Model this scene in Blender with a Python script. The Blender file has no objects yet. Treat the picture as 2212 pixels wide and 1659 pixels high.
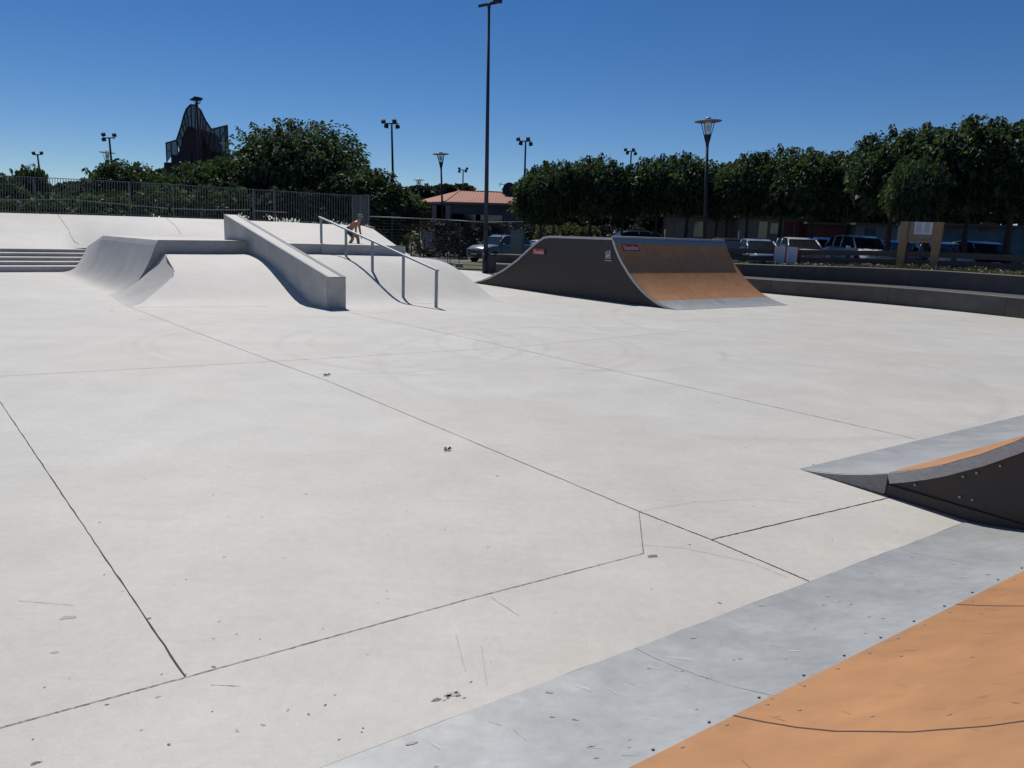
import bpy, math, random
from math import sin, cos, tan, atan, pi, radians as rad, sqrt
from mathutils import Vector as Vc, Matrix, Quaternion, noise
from mathutils.bvhtree import BVHTree
R = random.Random(7)
S = bpy.context.scene
COL = bpy.data.collections.new('place'); S.collection.children.link(COL)

# ------------------------------------------------------------------ camera
F, CX, CY, HOR, SL, EYE = 1650.0, 1106.0, 829.5, 500.0, .036, 2.0
th = atan(SL); pt = atan((CY - HOR) * cos(th) / F)
cam = bpy.data.cameras.new('camera'); co = bpy.data.objects.new('camera', cam); COL.objects.link(co)
RM = Matrix.Rotation(pi/2 - pt, 3, 'X') @ Matrix.Rotation(th, 3, 'Z')
co.matrix_world = Matrix.Translation((0, 0, EYE)) @ RM.to_4x4()
cam.sensor_width = 36; cam.lens = F / 2212 * 36; cam.clip_end = 5000; cam.clip_start = .05
S.camera = co
EYEV = Vc((0, 0, EYE))
def ray(x, y): return RM @ Vc(((x - CX) / F, -(y - CY) / F, -1))
def Z(x, y, z=0.): r = ray(x, y); return EYEV + r * ((z - EYE) / r.z)      # measured point -> place on the level z
def Y(x, y, D): r = ray(x, y); return EYEV + r * (D / r.y)                 # ... on the upright plane y = D
def VP(x, y, p0, d):                                                       # ... on an upright plane through p0 along d
    r = ray(x, y); n = Vc((-d.y, d.x, 0)); return EYEV + r * (n.dot(p0 - EYEV) / n.dot(r))

# ------------------------------------------------------------------ materials
def mat(name, base=(.5, .5, .5), rough=.7, metal=0., var=0., vscale=3., bump=0., bscale=40., spec=None, stretch=None, var2=0., v2scale=.4, tint=None):
    m = bpy.data.materials.new(name); m.use_nodes = True; nt = m.node_tree; N = nt.nodes; L = nt.links
    b = N['Principled BSDF']; b.inputs['Base Color'].default_value = (*base, 1); b.inputs['Roughness'].default_value = rough; b.inputs['Metallic'].default_value = metal
    if spec is not None: b.inputs['Specular IOR Level'].default_value = spec
    if var or bump or var2:
        tc = N.new('ShaderNodeTexCoord'); out = tc.outputs['Object']
        if stretch:
            mp = N.new('ShaderNodeMapping'); mp.inputs['Scale'].default_value = stretch; L.new(out, mp.inputs['Vector']); out = mp.outputs[0]
        cur = None
        for v, s, det in ((var, vscale, 8), (var2, v2scale, 4)):
            if not v: continue
            n = N.new('ShaderNodeTexNoise'); n.inputs['Scale'].default_value = s; n.inputs['Detail'].default_value = det; n.inputs['Roughness'].default_value = .65
            L.new(out, n.inputs['Vector'])
            r = N.new('ShaderNodeMapRange'); r.inputs['From Min'].default_value = .3; r.inputs['From Max'].default_value = .7
            r.inputs['To Min'].default_value = 1 - v; r.inputs['To Max'].default_value = 1 + v; L.new(n.outputs[0], r.inputs[0])
            if cur is None: cur = r.outputs[0]
            else:
                q = N.new('ShaderNodeMath'); q.operation = 'MULTIPLY'; L.new(cur, q.inputs[0]); L.new(r.outputs[0], q.inputs[1]); cur = q.outputs[0]
        if cur is not None:
            vm = N.new('ShaderNodeVectorMath'); vm.operation = 'SCALE'; vm.inputs[0].default_value = base; L.new(cur, vm.inputs['Scale'])
            L.new(vm.outputs[0], b.inputs['Base Color'])
        if bump:
            n = N.new('ShaderNodeTexNoise'); n.inputs['Scale'].default_value = bscale; n.inputs['Detail'].default_value = 6; L.new(out, n.inputs['Vector'])
            bp = N.new('ShaderNodeBump'); bp.inputs['Strength'].default_value = bump; bp.inputs['Distance'].default_value = .02
            L.new(n.outputs[0], bp.inputs['Height']); L.new(bp.outputs[0], b.inputs['Normal'])
    return m

def concrete(name, base, warm, arcs=(), speck=.5, mottle=.07):
    m = bpy.data.materials.new(name); m.use_nodes = True; nt = m.node_tree; N = nt.nodes; L = nt.links
    b = N['Principled BSDF']; b.inputs['Roughness'].default_value = .62; b.inputs['Specular IOR Level'].default_value = .3
    g = N.new('ShaderNodeNewGeometry'); P = g.outputs['Position']
    def noi(scale, det=5, rough=.6, st=None, dist=0):
        n = N.new('ShaderNodeTexNoise'); n.inputs['Scale'].default_value = scale; n.inputs['Detail'].default_value = det
        n.inputs['Roughness'].default_value = rough; n.inputs['Distortion'].default_value = dist
        if st:
            mp = N.new('ShaderNodeMapping'); mp.inputs['Scale'].default_value = st[0]; mp.inputs['Rotation'].default_value = (0, 0, st[1]); L.new(P, mp.inputs[0]); L.new(mp.outputs[0], n.inputs['Vector'])
        else: L.new(P, n.inputs['Vector'])
        return n.outputs[0]
    def mr(x, a, c, d, e):
        r = N.new('ShaderNodeMapRange'); r.inputs[1].default_value = a; r.inputs[2].default_value = c; r.inputs[3].default_value = d; r.inputs[4].default_value = e
        L.new(x, r.inputs[0]); return r.outputs[0]
    def mul(a, c):
        q = N.new('ShaderNodeMath'); q.operation = 'MULTIPLY'; L.new(a, q.inputs[0])
        if isinstance(c, float): q.inputs[1].default_value = c
        else: L.new(c, q.inputs[1])
        return q.outputs[0]
    mx = N.new('ShaderNodeMix'); mx.data_type = 'RGBA'; mx.inputs['A'].default_value = (*base, 1); mx.inputs['B'].default_value = (*warm, 1)
    L.new(mr(noi(.22, 4), .38, .62, 0, 1), mx.inputs['Factor'])
    v = mul(mr(noi(1.3, 6, .65), .3, .7, 1 - mottle, 1 + mottle), mr(noi(14, 6, .7), .3, .7, 1 - mottle * .8, 1 + mottle * .8))
    v = mul(v, mr(noi(5., 5, .7, ((.18, 1.6, 1), .7), 1.2), .30, .46, .955, 1.))
    v = mul(v, mr(noi(3.2, 5, .7, ((.12, 1.5, 1), -.5), 1.5), .28, .42, .95, 1.))
    v = mul(v, mr(noi(70, 4, .7), .3, .7, .95, 1.05)); v = mul(v, mr(noi(.5, 3, .5), .35, .65, .965, 1.03))
    vo = N.new('ShaderNodeTexVoronoi'); vo.inputs['Scale'].default_value = 9; L.new(P, vo.inputs['Vector'])
    sp = mr(vo.outputs['Distance'], .03, .09, 1 - speck, 1.)
    gate = mr(noi(2.1, 2), .60, .66, 0, 1)
    gm = N.new('ShaderNodeMix'); gm.data_type = 'FLOAT'; gm.inputs['A'].default_value = 1.; L.new(gate, gm.inputs['Factor']); L.new(sp, gm.inputs['B']); v = mul(v, gm.outputs[0])
    for cx, cy, r, w, k in arcs:
        d = N.new('ShaderNodeVectorMath'); d.operation = 'DISTANCE'; d.inputs[1].default_value = (cx, cy, 0); L.new(P, d.inputs[0])
        s = N.new('ShaderNodeMath'); s.operation = 'SUBTRACT'; L.new(d.outputs['Value'], s.inputs[0]); s.inputs[1].default_value = r
        a = N.new('ShaderNodeMath'); a.operation = 'ABSOLUTE'; L.new(s.outputs[0], a.inputs[0])
        e = mr(a.outputs[0], 0, w, 1, 0); e = mul(e, mr(noi(.5, 3), .36, .55, 0, k))
        o = N.new('ShaderNodeMath'); o.operation = 'SUBTRACT'; o.inputs[0].default_value = 1; L.new(e, o.inputs[1]); v = mul(v, o.outputs[0])
    vm = N.new('ShaderNodeVectorMath'); vm.operation = 'SCALE'; L.new(mx.outputs['Result'], vm.inputs[0]); L.new(v, vm.inputs['Scale']); L.new(vm.outputs[0], b.inputs['Base Color'])
    bp = N.new('ShaderNodeBump'); bp.inputs['Strength'].default_value = .18; bp.inputs['Distance'].default_value = .01
    L.new(noi(55, 6, .7), bp.inputs['Height']); L.new(bp.outputs[0], b.inputs['Normal'])
    return m

M = {}
ARCS = [(x_, y_, r_, w_, k_ * 1.15) for x_, y_, r_, w_, k_ in [(-3.2, 13.4, 2.9, .10, .07), (-3.1, 13.5, 3.3, .12, .08), (-.9, 13.6, 3.2, .14, .08), (-.8, 13.7, 2.8, .10, .07), (1.2, 13.9, 2.6, .1, .07), (2.5, 12.2, 4.6, .14, .07), (9., 19., 6.5, .16, .07), (8.8, 18.5, 7.2, .12, .06), (-3.0, 13.6, 3.6, .08, .06), (1.5, 13.5, 2.2, .08, .06)]]
M['floor'] = concrete('floor_concrete', (.545, .537, .495), (.535, .508, .455), ARCS)
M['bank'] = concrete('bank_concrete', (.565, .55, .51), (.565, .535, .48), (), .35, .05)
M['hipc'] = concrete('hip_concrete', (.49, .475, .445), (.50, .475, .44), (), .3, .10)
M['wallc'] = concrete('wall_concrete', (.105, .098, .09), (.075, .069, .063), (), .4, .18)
M['cast'] = concrete('cast_concrete', (.50, .485, .45), (.42, .405, .375), (), .3, .17)
M['joint'] = mat('joint_dark', (.06, .05, .045), .9)
M['jointl'] = mat('joint_faint', (.22, .2, .18), .9)
M['stain'] = mat('stain', (.17, .155, .14), .8, var=.5, vscale=30)
M['stainl'] = mat('stain_pale', (.41, .39, .36), .85)
M['plate'] = mat('galvanised_plate', (.36, .37, .365), .48, .2, var=.09, vscale=14, bump=.02, bscale=60, var2=.15, v2scale=2.4)
M['orange'] = mat('orange_skate_laminate', (.42, .205, .082), .5, var=.12, vscale=5, bump=.02, bscale=12, var2=.10, v2scale=1.6, spec=.4)
M['scuff'] = mat('scuff_brown', (.28, .13, .06), .7)
M['dark'] = mat('dark_panel', (.036, .029, .027), .55, var=.12, vscale=6)
M['ply'] = mat('weathered_edge', (.52, .53, .52), .8, var=.25, vscale=14, stretch=(1, 1, 9))
M['steel'] = mat('galvanised_steel', (.30, .34, .38), .6, .4, var=.15, vscale=12)
M['edge'] = mat('edge_steel', (.16, .18, .21), .7, .2, var=.2, vscale=9)
M['fence2'] = mat('site_fence_steel', (.05, .055, .06), .6, .3)
M['fence'] = mat('fence_steel', (.12, .135, .15), .5, .4, var=.1)
M['pole'] = mat('pole_dark', (.02, .025, .038), .8, .0)
M['lens'] = mat('lamp_glass_dull', (.35, .4, .45), .15, 0, spec=.6)
M['disc'] = mat('lamp_disc', (.28, .30, .32), .5, .2)
M['bark'] = mat('bark', (.05, .04, .035), .9, var=.3, vscale=9, bump=.4, bscale=20)
M['brick'] = mat('dark_brick', (.034, .026, .036), .85, var=.2, vscale=2.5)
M['asphalt'] = mat('asphalt', (.11, .11, .115), .85, var=.12, vscale=2, bump=.2, bscale=60)
M['lot'] = mat('lot_asphalt', (.07, .07, .072), .85, var=.12, vscale=2)
M['earth'] = mat('earth', (.10, .085, .06), .95, var=.3, vscale=1.2)
M['grass'] = mat('grass', (.085, .10, .035), .95, var=.35, vscale=2.5, bump=.5, bscale=30, var2=.25, v2scale=.7)
M['wood'] = mat('old_wood', (.075, .062, .052), .85, var=.25, vscale=6, stretch=(1, 1, 5))
M['woodb'] = mat('board_wood', (.28, .18, .10), .75, var=.25, vscale=5, stretch=(6, 6, 1))
M['woodp'] = mat('board_panel_wood', (.26, .19, .15), .75, var=.2, vscale=5)
M['white'] = mat('white_paper', (.62, .62, .68), .6)
M['ink'] = mat('print_grey', (.28, .27, .33), .7)
M['red'] = mat('red_paint', (.35, .03, .03), .5)
M['stick'] = mat('sticker_red', (.42, .02, .025), .4)
M['letter'] = mat('sticker_white', (.6, .58, .58), .5)
M['wallh'] = mat('house_wall', (.20, .18, .17), .85, var=.1)
M['walld'] = mat('house_wall_dark', (.17, .185, .215), .8, var=.1)
M['beige'] = mat('shop_wall', (.19, .155, .12), .85, var=.12, vscale=1.5)
M['redw'] = mat('red_fence_wall', (.14, .035, .028), .85, var=.2)
M['mural'] = mat('mural_blue', (.04, .10, .14), .7, var=.5, vscale=.8)
M['orangep'] = mat('mural_orange', (.10, .05, .03), .7, var=.5, vscale=.8)
M['glassd'] = mat('window_dark', (.02, .025, .03), .08, 0, spec=.8)
M['tyre'] = mat('tyre', (.015, .015, .015), .85)
M['rim'] = mat('rim', (.4, .4, .42), .35, .8)
M['chrome'] = mat('chrome', (.7, .7, .72), .15, 1.)
M['skin'] = mat('skin', (.36, .17, .11), .55, var=.08)
M['cloth'] = mat('shorts_cloth', (.03, .035, .045), .9, var=.8, vscale=9)
M['cap'] = mat('cap_grey', (.22, .21, .22), .9, var=.2, vscale=30)
M['plastic'] = mat('bin_plastic', (.018, .022, .03), .55)
M['box'] = mat('cabinet_green', (.17, .2, .19), .6)
M['white2'] = mat('white_paint', (.7, .7, .7), .5)
M['leafd'] = mat('dead_leaf', (.05, .035, .025), .9)
def paint(n, c): 
    m = mat(n, c, .3, .05); m.node_tree.nodes['Principled BSDF'].inputs['Coat Weight'].default_value = .35; return m
for n, c in (('p_grey', (.16, .18, .22)), ('p_dark', (.015, .018, .025)), ('p_blue', (.22, .28, .42)), ('p_silver', (.45, .47, .5)), ('p_white', (.75, .75, .75)), ('p_navy', (.02, .03, .07))): M[n] = paint('paint' + n[1:], c)

def leafmat(name, c, t, rough=.4, tr=.35):
    m = bpy.data.materials.new(name); m.use_nodes = True; nt = m.node_tree; N = nt.nodes; L = nt.links
    b = N['Principled BSDF']; b.inputs['Roughness'].default_value = rough; b.inputs['Specular IOR Level'].default_value = .45
    oi = N.new('ShaderNodeNewGeometry'); n = N.new('ShaderNodeTexNoise'); n.inputs['Scale'].default_value = 1.1; n.inputs['Detail'].default_value = 3; L.new(oi.outputs['Position'], n.inputs['Vector'])
    r = N.new('ShaderNodeMapRange'); r.inputs[1].default_value = .35; r.inputs[2].default_value = .65; r.inputs[3].default_value = .65; r.inputs[4].default_value = 1.4; L.new(n.outputs[0], r.inputs[0])
    w = N.new('ShaderNodeMapRange'); w.inputs[3].default_value = .6; w.inputs[4].default_value = 1.5; L.new(oi.outputs['Random Per Island'], w.inputs[0])
    q = N.new('ShaderNodeMath'); q.operation = 'MULTIPLY'; L.new(r.outputs[0], q.inputs[0]); L.new(w.outputs[0], q.inputs[1])
    for col, node, sock in ((c, b, 'Base Color'), (t, None, None)):
        vm = N.new('ShaderNodeVectorMath'); vm.operation = 'SCALE'; vm.inputs[0].default_value = col; L.new(q.outputs[0], vm.inputs['Scale'])
        if node: L.new(vm.outputs[0], b.inputs[sock])
        else:
            ts = N.new('ShaderNodeBsdfTranslucent'); L.new(vm.outputs[0], ts.inputs['Color'])
    mx = N.new('ShaderNodeMixShader'); mx.inputs[0].default_value = tr; L.new(b.outputs[0], mx.inputs[1]); L.new(ts.outputs[0], mx.inputs[2])
    L.new(mx.outputs[0], N['Material Output'].inputs['Surface']); return m
M['leaf'] = leafmat('leaf_dark', (.024, .046, .026), (.07, .125, .025), .62, .28)
M['leaf2'] = leafmat('leaf_far', (.03, .045, .028), (.05, .07, .02), .6, .2)
M['leafg'] = leafmat('leaf_hedge', (.04, .042, .036), (.03, .036, .02), .7, .15)
M['leafy'] = leafmat('leaf_yellowish', (.075, .09, .03), (.10, .13, .025), .5, .3)
M['cover'] = leafmat('leaf_cover', (.12, .12, .07), (.12, .13, .04), .5, .25)
def screenmat():
    m = bpy.data.materials.new('metal_mesh'); m.use_nodes = True; nt = m.node_tree; N = nt.nodes; L = nt.links
    b = N['Principled BSDF']; b.inputs['Base Color'].default_value = (.05, .055, .08, 1); b.inputs['Roughness'].default_value = .6
    t = N.new('ShaderNodeBsdfTransparent'); mx = N.new('ShaderNodeMixShader'); mx.inputs[0].default_value = .3
    L.new(b.outputs[0], mx.inputs[1]); L.new(t.outputs[0], mx.inputs[2]); L.new(mx.outputs[0], N['Material Output'].inputs['Surface']); return m
M['mesh'] = screenmat()
def glassmat():
    m = bpy.data.materials.new('lamp_glass'); m.use_nodes = True; nt = m.node_tree; N = nt.nodes; L = nt.links
    b = N['Principled BSDF']; b.inputs['Base Color'].default_value = (.75, .8, .85, 1); b.inputs['Roughness'].default_value = .1
    t = N.new('ShaderNodeBsdfTransparent'); mx = N.new('ShaderNodeMixShader'); mx.inputs[0].default_value = .55
    L.new(b.outputs[0], mx.inputs[1]); L.new(t.outputs[0], mx.inputs[2]); L.new(mx.outputs[0], N['Material Output'].inputs['Surface']); return m
M['lglass'] = glassmat()
def tilemat():
    m = bpy.data.materials.new('clay_tiles'); m.use_nodes = True; nt = m.node_tree; N = nt.nodes; L = nt.links; b = N['Principled BSDF']; b.inputs['Roughness'].default_value = .8
    tc = N.new('ShaderNodeTexCoord'); w = N.new('ShaderNodeTexWave'); w.bands_direction = 'X'; w.inputs['Scale'].default_value = 1.1; w.inputs['Distortion'].default_value = .6; L.new(tc.outputs['Object'], w.inputs[0])
    w2 = N.new('ShaderNodeTexWave'); w2.bands_direction = 'Z'; w2.inputs['Scale'].default_value = 2.2; w2.inputs['Distortion'].default_value = .5; L.new(tc.outputs['Object'], w2.inputs[0])
    q = N.new('ShaderNodeMath'); q.operation = 'MULTIPLY'; L.new(w.outputs['Fac'], q.inputs[0]); L.new(w2.outputs['Fac'], q.inputs[1])
    r = N.new('ShaderNodeValToRGB'); r.color_ramp.elements[0].color = (.26, .085, .05, 1); r.color_ramp.elements[1].color = (.50, .19, .11, 1); r.color_ramp.elements[1].position = .6; L.new(q.outputs[0], r.inputs[0]); L.new(r.outputs[0], b.inputs['Base Color'])
    return m
M['tile'] = tilemat()

# ------------------------------------------------------------------ mesh builder
class MB:
    def __init__(s): s.v = []; s.f = []; s.m = []
    def add(s, vs, fs, mi=0):
        o = len(s.v); s.v += [tuple(p) for p in vs]; s.f += [tuple(i + o for i in f) for f in fs]; s.m += [mi] * len(fs); return s
    def poly(s, pts, mi=0): return s.add(pts, [tuple(range(len(pts)))], mi)
    def box(s, c, size, ax=None, mi=0):
        c = Vc(c); X, Yy, Zz = ax if ax else (Vc((1, 0, 0)), Vc((0, 1, 0)), Vc((0, 0, 1))); a, b, d = [q / 2 for q in size]
        vs = [c + X * (i * a) + Yy * (j * b) + Zz * (k * d) for k in (-1, 1) for j in (-1, 1) for i in (-1, 1)]
        return s.add(vs, [(0, 2, 3, 1), (4, 5, 7, 6), (0, 1, 5, 4), (2, 6, 7, 3), (0, 4, 6, 2), (1, 3, 7, 5)], mi)
    def prism(s, pts, d, mi=0):
        pts = [Vc(p) for p in pts]; d = Vc(d); n = len(pts)
        return s.add(pts + [p + d for p in pts], [tuple(range(n))[::-1], tuple(range(n, 2 * n))] + [(i, (i + 1) % n, (i + 1) % n + n, i + n) for i in range(n)], mi)
    def tube(s, p, q, r0, r1=None, n=8, mi=0, cap=True):
        p = Vc(p); q = Vc(q); r1 = r0 if r1 is None else r1; d = (q - p).normalized(); a = d.orthogonal().normalized(); b = d.cross(a)
        vs = [c + (a * cos(2 * pi * i / n) + b * sin(2 * pi * i / n)) * r for c, r in ((p, r0), (q, r1)) for i in range(n)]
        fs = [(i, (i + 1) % n, (i + 1) % n + n, i + n) for i in range(n)]
        if cap: fs += [tuple(range(n))[::-1], tuple(range(n, 2 * n))]
        return s.add(vs, fs, mi)
    def bar(s, p, q, w, h, up=(0, 0, 1), mi=0):
        p = Vc(p); q = Vc(q); d = (q - p); L_ = d.length; d.normalize(); sd = d.cross(Vc(up)).normalized(); u = sd.cross(d)
        return s.box((p + q) / 2, (L_, w, h), (d, sd, u), mi)
    def lathe(s, prof, c=(0, 0, 0), n=16, mi=0):
        c = Vc(c); vs = [c + Vc((r * cos(2 * pi * i / n), r * sin(2 * pi * i / n), z)) for r, z in prof for i in range(n)]
        return s.add(vs, [(k * n + i, k * n + (i + 1) % n, (k + 1) * n + (i + 1) % n, (k + 1) * n + i) for k in range(len(prof) - 1) for i in range(n)], mi)
    def grid(s, rows, mi=0, closed=False):
        n = len(rows[0]); vs = [p for r in rows for p in r]
        return s.add(vs, [(k * n + i, k * n + (i + 1) % n, (k + 1) * n + (i + 1) % n, (k + 1) * n + i) for k in range(len(rows) - 1) for i in range(n if closed else n - 1)], mi)
    def build(s, name, mats, parent=None, smooth=False, org=None, auto=None):
        me = bpy.data.meshes.new(name)
        vs = [tuple(Vc(v) - Vc(org)) for v in s.v] if org is not None else s.v
        me.from_pydata(vs, [], s.f)
        mats = mats if isinstance(mats, (list, tuple)) else [mats]
        for q in mats: me.materials.append(M[q] if isinstance(q, str) else q)
        if len(mats) > 1: me.polygons.foreach_set('material_index', s.m)
        if smooth: me.polygons.foreach_set('use_smooth', [True] * len(me.polygons))
        me.update(); o = bpy.data.objects.new(name, me); COL.objects.link(o)
        if parent: o.parent = parent
        if auto: 
            bv = o.modifiers.new('bevel', 'BEVEL'); bv.width = auto; bv.segments = 2; bv.limit_method = 'ANGLE'
        return o
def tag(o, label=None, cat=None, group=None, kind=None):
    if label: o['label'] = label
    if cat: o['category'] = cat
    if group: o['group'] = group
    if kind: o['kind'] = kind
    return o
def thing(name, label, cat, loc=(0, 0, 0), rz=0, group=None):
    o = bpy.data.objects.new(name, None); COL.objects.link(o); o.location = loc; o.rotation_euler = (0, 0, rz); o.empty_display_size = .2
    return tag(o, label, cat, group)
def copy_tree(o, parent=None):
    c = o.copy(); COL.objects.link(c)
    if parent: c.parent = parent
    for ch in list(o.children): copy_tree(ch, c)
    return c
def sub(pts, n=6):
    out = []
    for a, b in zip(pts, pts[1:]): out += [a.lerp(b, i / n) for i in range(n)]
    return out + [pts[-1]]
def ribbon(mb, pts, w, mi, up=Vc((0, 0, 1)), lift=.003, jit=.25):
    a = []; b = []
    for i, p in enumerate(pts):
        d = (pts[min(i + 1, len(pts) - 1)] - pts[max(i - 1, 0)]).normalized(); sd = d.cross(up).normalized()
        ww = w * (1 + R.uniform(-jit, jit)); off = sd * (w * R.uniform(-jit, jit))
        a.append(p + off + sd * ww / 2 + up * lift); b.append(p + off - sd * ww / 2 + up * lift)
    mb.grid([a, b], mi)
def blob(mb, c, r, mi, n=9, el=1., ang=0., lift=.0012):
    pts = []
    for i in range(n):
        t = 2 * pi * i / n; k = r * R.uniform(.55, 1.2); x = k * cos(t) * el; y = k * sin(t); pts.append((c.x + x * cos(ang) - y * sin(ang), c.y + x * sin(ang) + y * cos(ang), c.z + lift))
    mb.poly(pts, mi)

UP = Vc((0, 0, 1))
# ------------------------------------------------------------------ ground outside the park
def sm(a, b, x): t = max(0, min(1, (x - a) / (b - a))); return t * t * (3 - 2 * t)
WB = [Z(1054.6, 588.5), Z(1240, 597), Z(1440, 612), Z(1642, 633), Z(1780, 644.5), Z(1918, 657), Z(2065, 671.5), Z(2212, 688)]   # foot of the seating wall
dl = (WB[-1] - WB[-2]); WB += [WB[-1] + dl * 1.0 + Vc((-.5, 0, 0)), WB[-1] + dl * 2.6 + Vc((-2.0, -.5, 0)), WB[-1] + dl * 5 + Vc((-5, -2, 0))]
def smooth_line(P, k):
    for _ in range(k): P = [P[0]] + [(P[i - 1] + P[i] * 2 + P[i + 1]) / 4 for i in range(1, len(P) - 1)] + [P[-1]]
    return P
WB = smooth_line(sub(WB, 4), 10)
def nrm(P, i):
    d = (P[min(i + 1, len(P) - 1)] - P[max(i - 1, 0)]).normalized(); return Vc((-d.y, d.x, 0))     # outward
def offl(P, d): return [p + nrm(P, i) * d for i, p in enumerate(P)]
def inside(x, y):                                    # distance outward of the wall line (rough)
    best = 1e9; sg = 1
    for i, p in enumerate(WB[::2]):
        d = (x - p.x) ** 2 + (y - p.y) ** 2
        if d < best: best = d; q = p; k = i * 2
    n = nrm(WB, k); return (Vc((x, y, 0)) - q).dot(n)
def Hh(x, y):
    e = sm(-2, 9, x) * .72
    if x < 60 and y < 60 and x > -4: e *= sm(3.0, 5.0, inside(x, y))
    if y > 41 and x > -4: e = sm(-1, 10, x) * .72
    return e
g = MB(); xs = [-900, -300, -120, -60, -45] + [-30 + 1.5 * i for i in range(48)] + [44, 60, 120, 300, 900]; ys = [-600, -100, -30, -10, 0] + [4 + 1.5 * i for i in range(44)] + [80, 120, 300, 1500]
g.grid([[(x, y, Hh(x, y) - .04 if y > 0 else -.04) for x in xs] for y in ys]); tag(g.build('ground', 'earth', smooth=True), kind='structure')
# road and car park
rd = MB(); rd.poly([(-60, 50, .0), (9, 49, .0), (9, 62, .0), (-60, 66, .0)]); tag(rd.build('road', 'asphalt'), kind='structure')
lot = MB(); lx = [5 + 1.5 * i for i in range(24)]
lot.grid([[(x, y, Hh(x, y) + .0) for x in lx] for y in [41.5 + 1.5 * i for i in range(13)]]); 
lot2 = offl(WB, 4.6)[2:-2]; lot3 = offl(WB, 13)[2:-2]
tag(lot.build('car_park', 'lot', smooth=True), kind='structure')
ll = MB(); ll.grid([[(x, y, .012) for x in [-13 + 1. * i for i in range(15)]] for y in [40.2, 42, 44, 46.5, 49]]); tag(ll.build('lawn', 'grass'), kind='structure')

# ------------------------------------------------------------------ skate park floor
fl = MB(); edge = [(p.x, p.y, 0) for p in WB]
fl.poly([(-50, -25, 0), (WB[-1].x, -25, 0)] + edge[::-1] + [(-1.9, 38.4, 0), (-5.5, 40.6, 0), (-9, 41.6, 0), (-50, 41.6, 0)])
J = [([(0, 868), (400, 1462)], .0065, 1), ([(281, 664), (580, 777), (705, 822), (1380, 1105)], .008, 2), ([(1380, 1105), (1536, 1166), (1748, 1256)], .008, 1), ([(755, 675), (1100, 750), (1500, 840), (1980, 949)], .009, 2),
     ([(-400, 835), (0, 813), (570, 782), (1105, 750), (1500, 714)], .008, 2), ([(-200, 1628), (0, 1573), (400, 1464), (1010, 1295), (1390, 1196)], .0042, 1), ([(1536, 1166), (1930, 1073), (2400, 965)], .008, 1),
     ([(1380, 1105), (1386, 1160), (1390, 1196)], .006, 2), ([(1380, 1105), (1500, 1085), (1640, 1078), (1760, 1090)], .002, 2), ([(1390, 1178), (1480, 1185), (1620, 1215), (1700, 1248)], .002, 2), ([(281, 664), (570, 662), (889, 657), (1086, 651)], .012, 2), ([(281, 664), (248, 635), (224, 613), (189, 601), (162, 590)], .012, 2),
     ([(-300, 700), (0, 868)], .007, 1)]
for pl, w, mi in J: ribbon(fl, sub([Z(*p) for p in pl], 60), w, mi, jit=.38)
for _ in range(130):
    x = R.uniform(-50, 2250); y = 690 + 950 * R.random() ** .8; c = Z(x, y)
    if (c - Z(700, 1659)).dot(Vc((.575, -.818, 0))) > -.1: continue
    blob(fl, c, R.uniform(.002, .0065) * (1 + c.y * .07), 3 if R.random() < .45 else 4, 7, R.uniform(1, 2.2), R.uniform(0, 3))
for x, y, r, mi, el in ((147, 1334, .022, 4, 2), (118, 1409, .012, 4, 2), (342, 1505, .009, 4, 1.5), (942, 1512, .013, 3, 1.8), (978, 1500, .02, 4, 1.6), (968, 1503, .009, 3, 2), (991, 1503, .008, 3, 2), (78, 1648, .010, 3, 1.6), (72, 1651, .008, 3, 1.6), (86, 1646, .006, 4, 1.6), (968, 1508, .006, 3, 1.6), (985, 1496, .008, 3, 1.4), (1003, 1508, .005, 3, 2), (960, 1512, .008, 4, 1.6), (242, 671, .05, 3, 1), (322, 1336, .012, 3, 1), (96, 1485, .006, 3, 1), (1410, 1202, .02, 3, 2)):
    blob(fl, Z(x, y), r, mi, 11, el, .4)
for a_, b_ in (((40, 1298), (160, 1308)), ((1040, 1395), (1052, 1480)), ((985, 1370), (1005, 1450)), ((1060, 1290), (1120, 1330)), ((455, 1480), (520, 1482))): ribbon(fl, sub([Z(*a_), Z(*b_)], 8), .003, 4, lift=.002, jit=.5)
tag(fl.build('skate_park_floor', ['floor', 'joint', 'jointl', 'stain', 'stainl']), kind='structure')
def leaf(px, py, s, lab):
    c = Z(px, py); m = MB()
    for a in (.2, 2.2, 4.2, 5.4): m.add([c + Vc((0, 0, .006)), c + Vc((cos(a) * s * .6 - sin(a) * s * .3, sin(a) * s * .6 + cos(a) * s * .3, .03)), c + Vc((cos(a) * s, sin(a) * s, .012)), c + Vc((cos(a) * s * .6 + sin(a) * s * .3, sin(a) * s * .6 - cos(a) * s * .3, .02))], [(0, 1, 2, 3)])
    tag(m.build('dead_leaf', 'leafd', org=c), lab, 'leaf').location = c
leaf(965, 972, .05, 'dark curled dead leaf on the open concrete, nearer of the two'); leaf(705, 811, .06, 'dark curled dead leaf lying beside the long floor joint, farther of the two')

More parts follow.
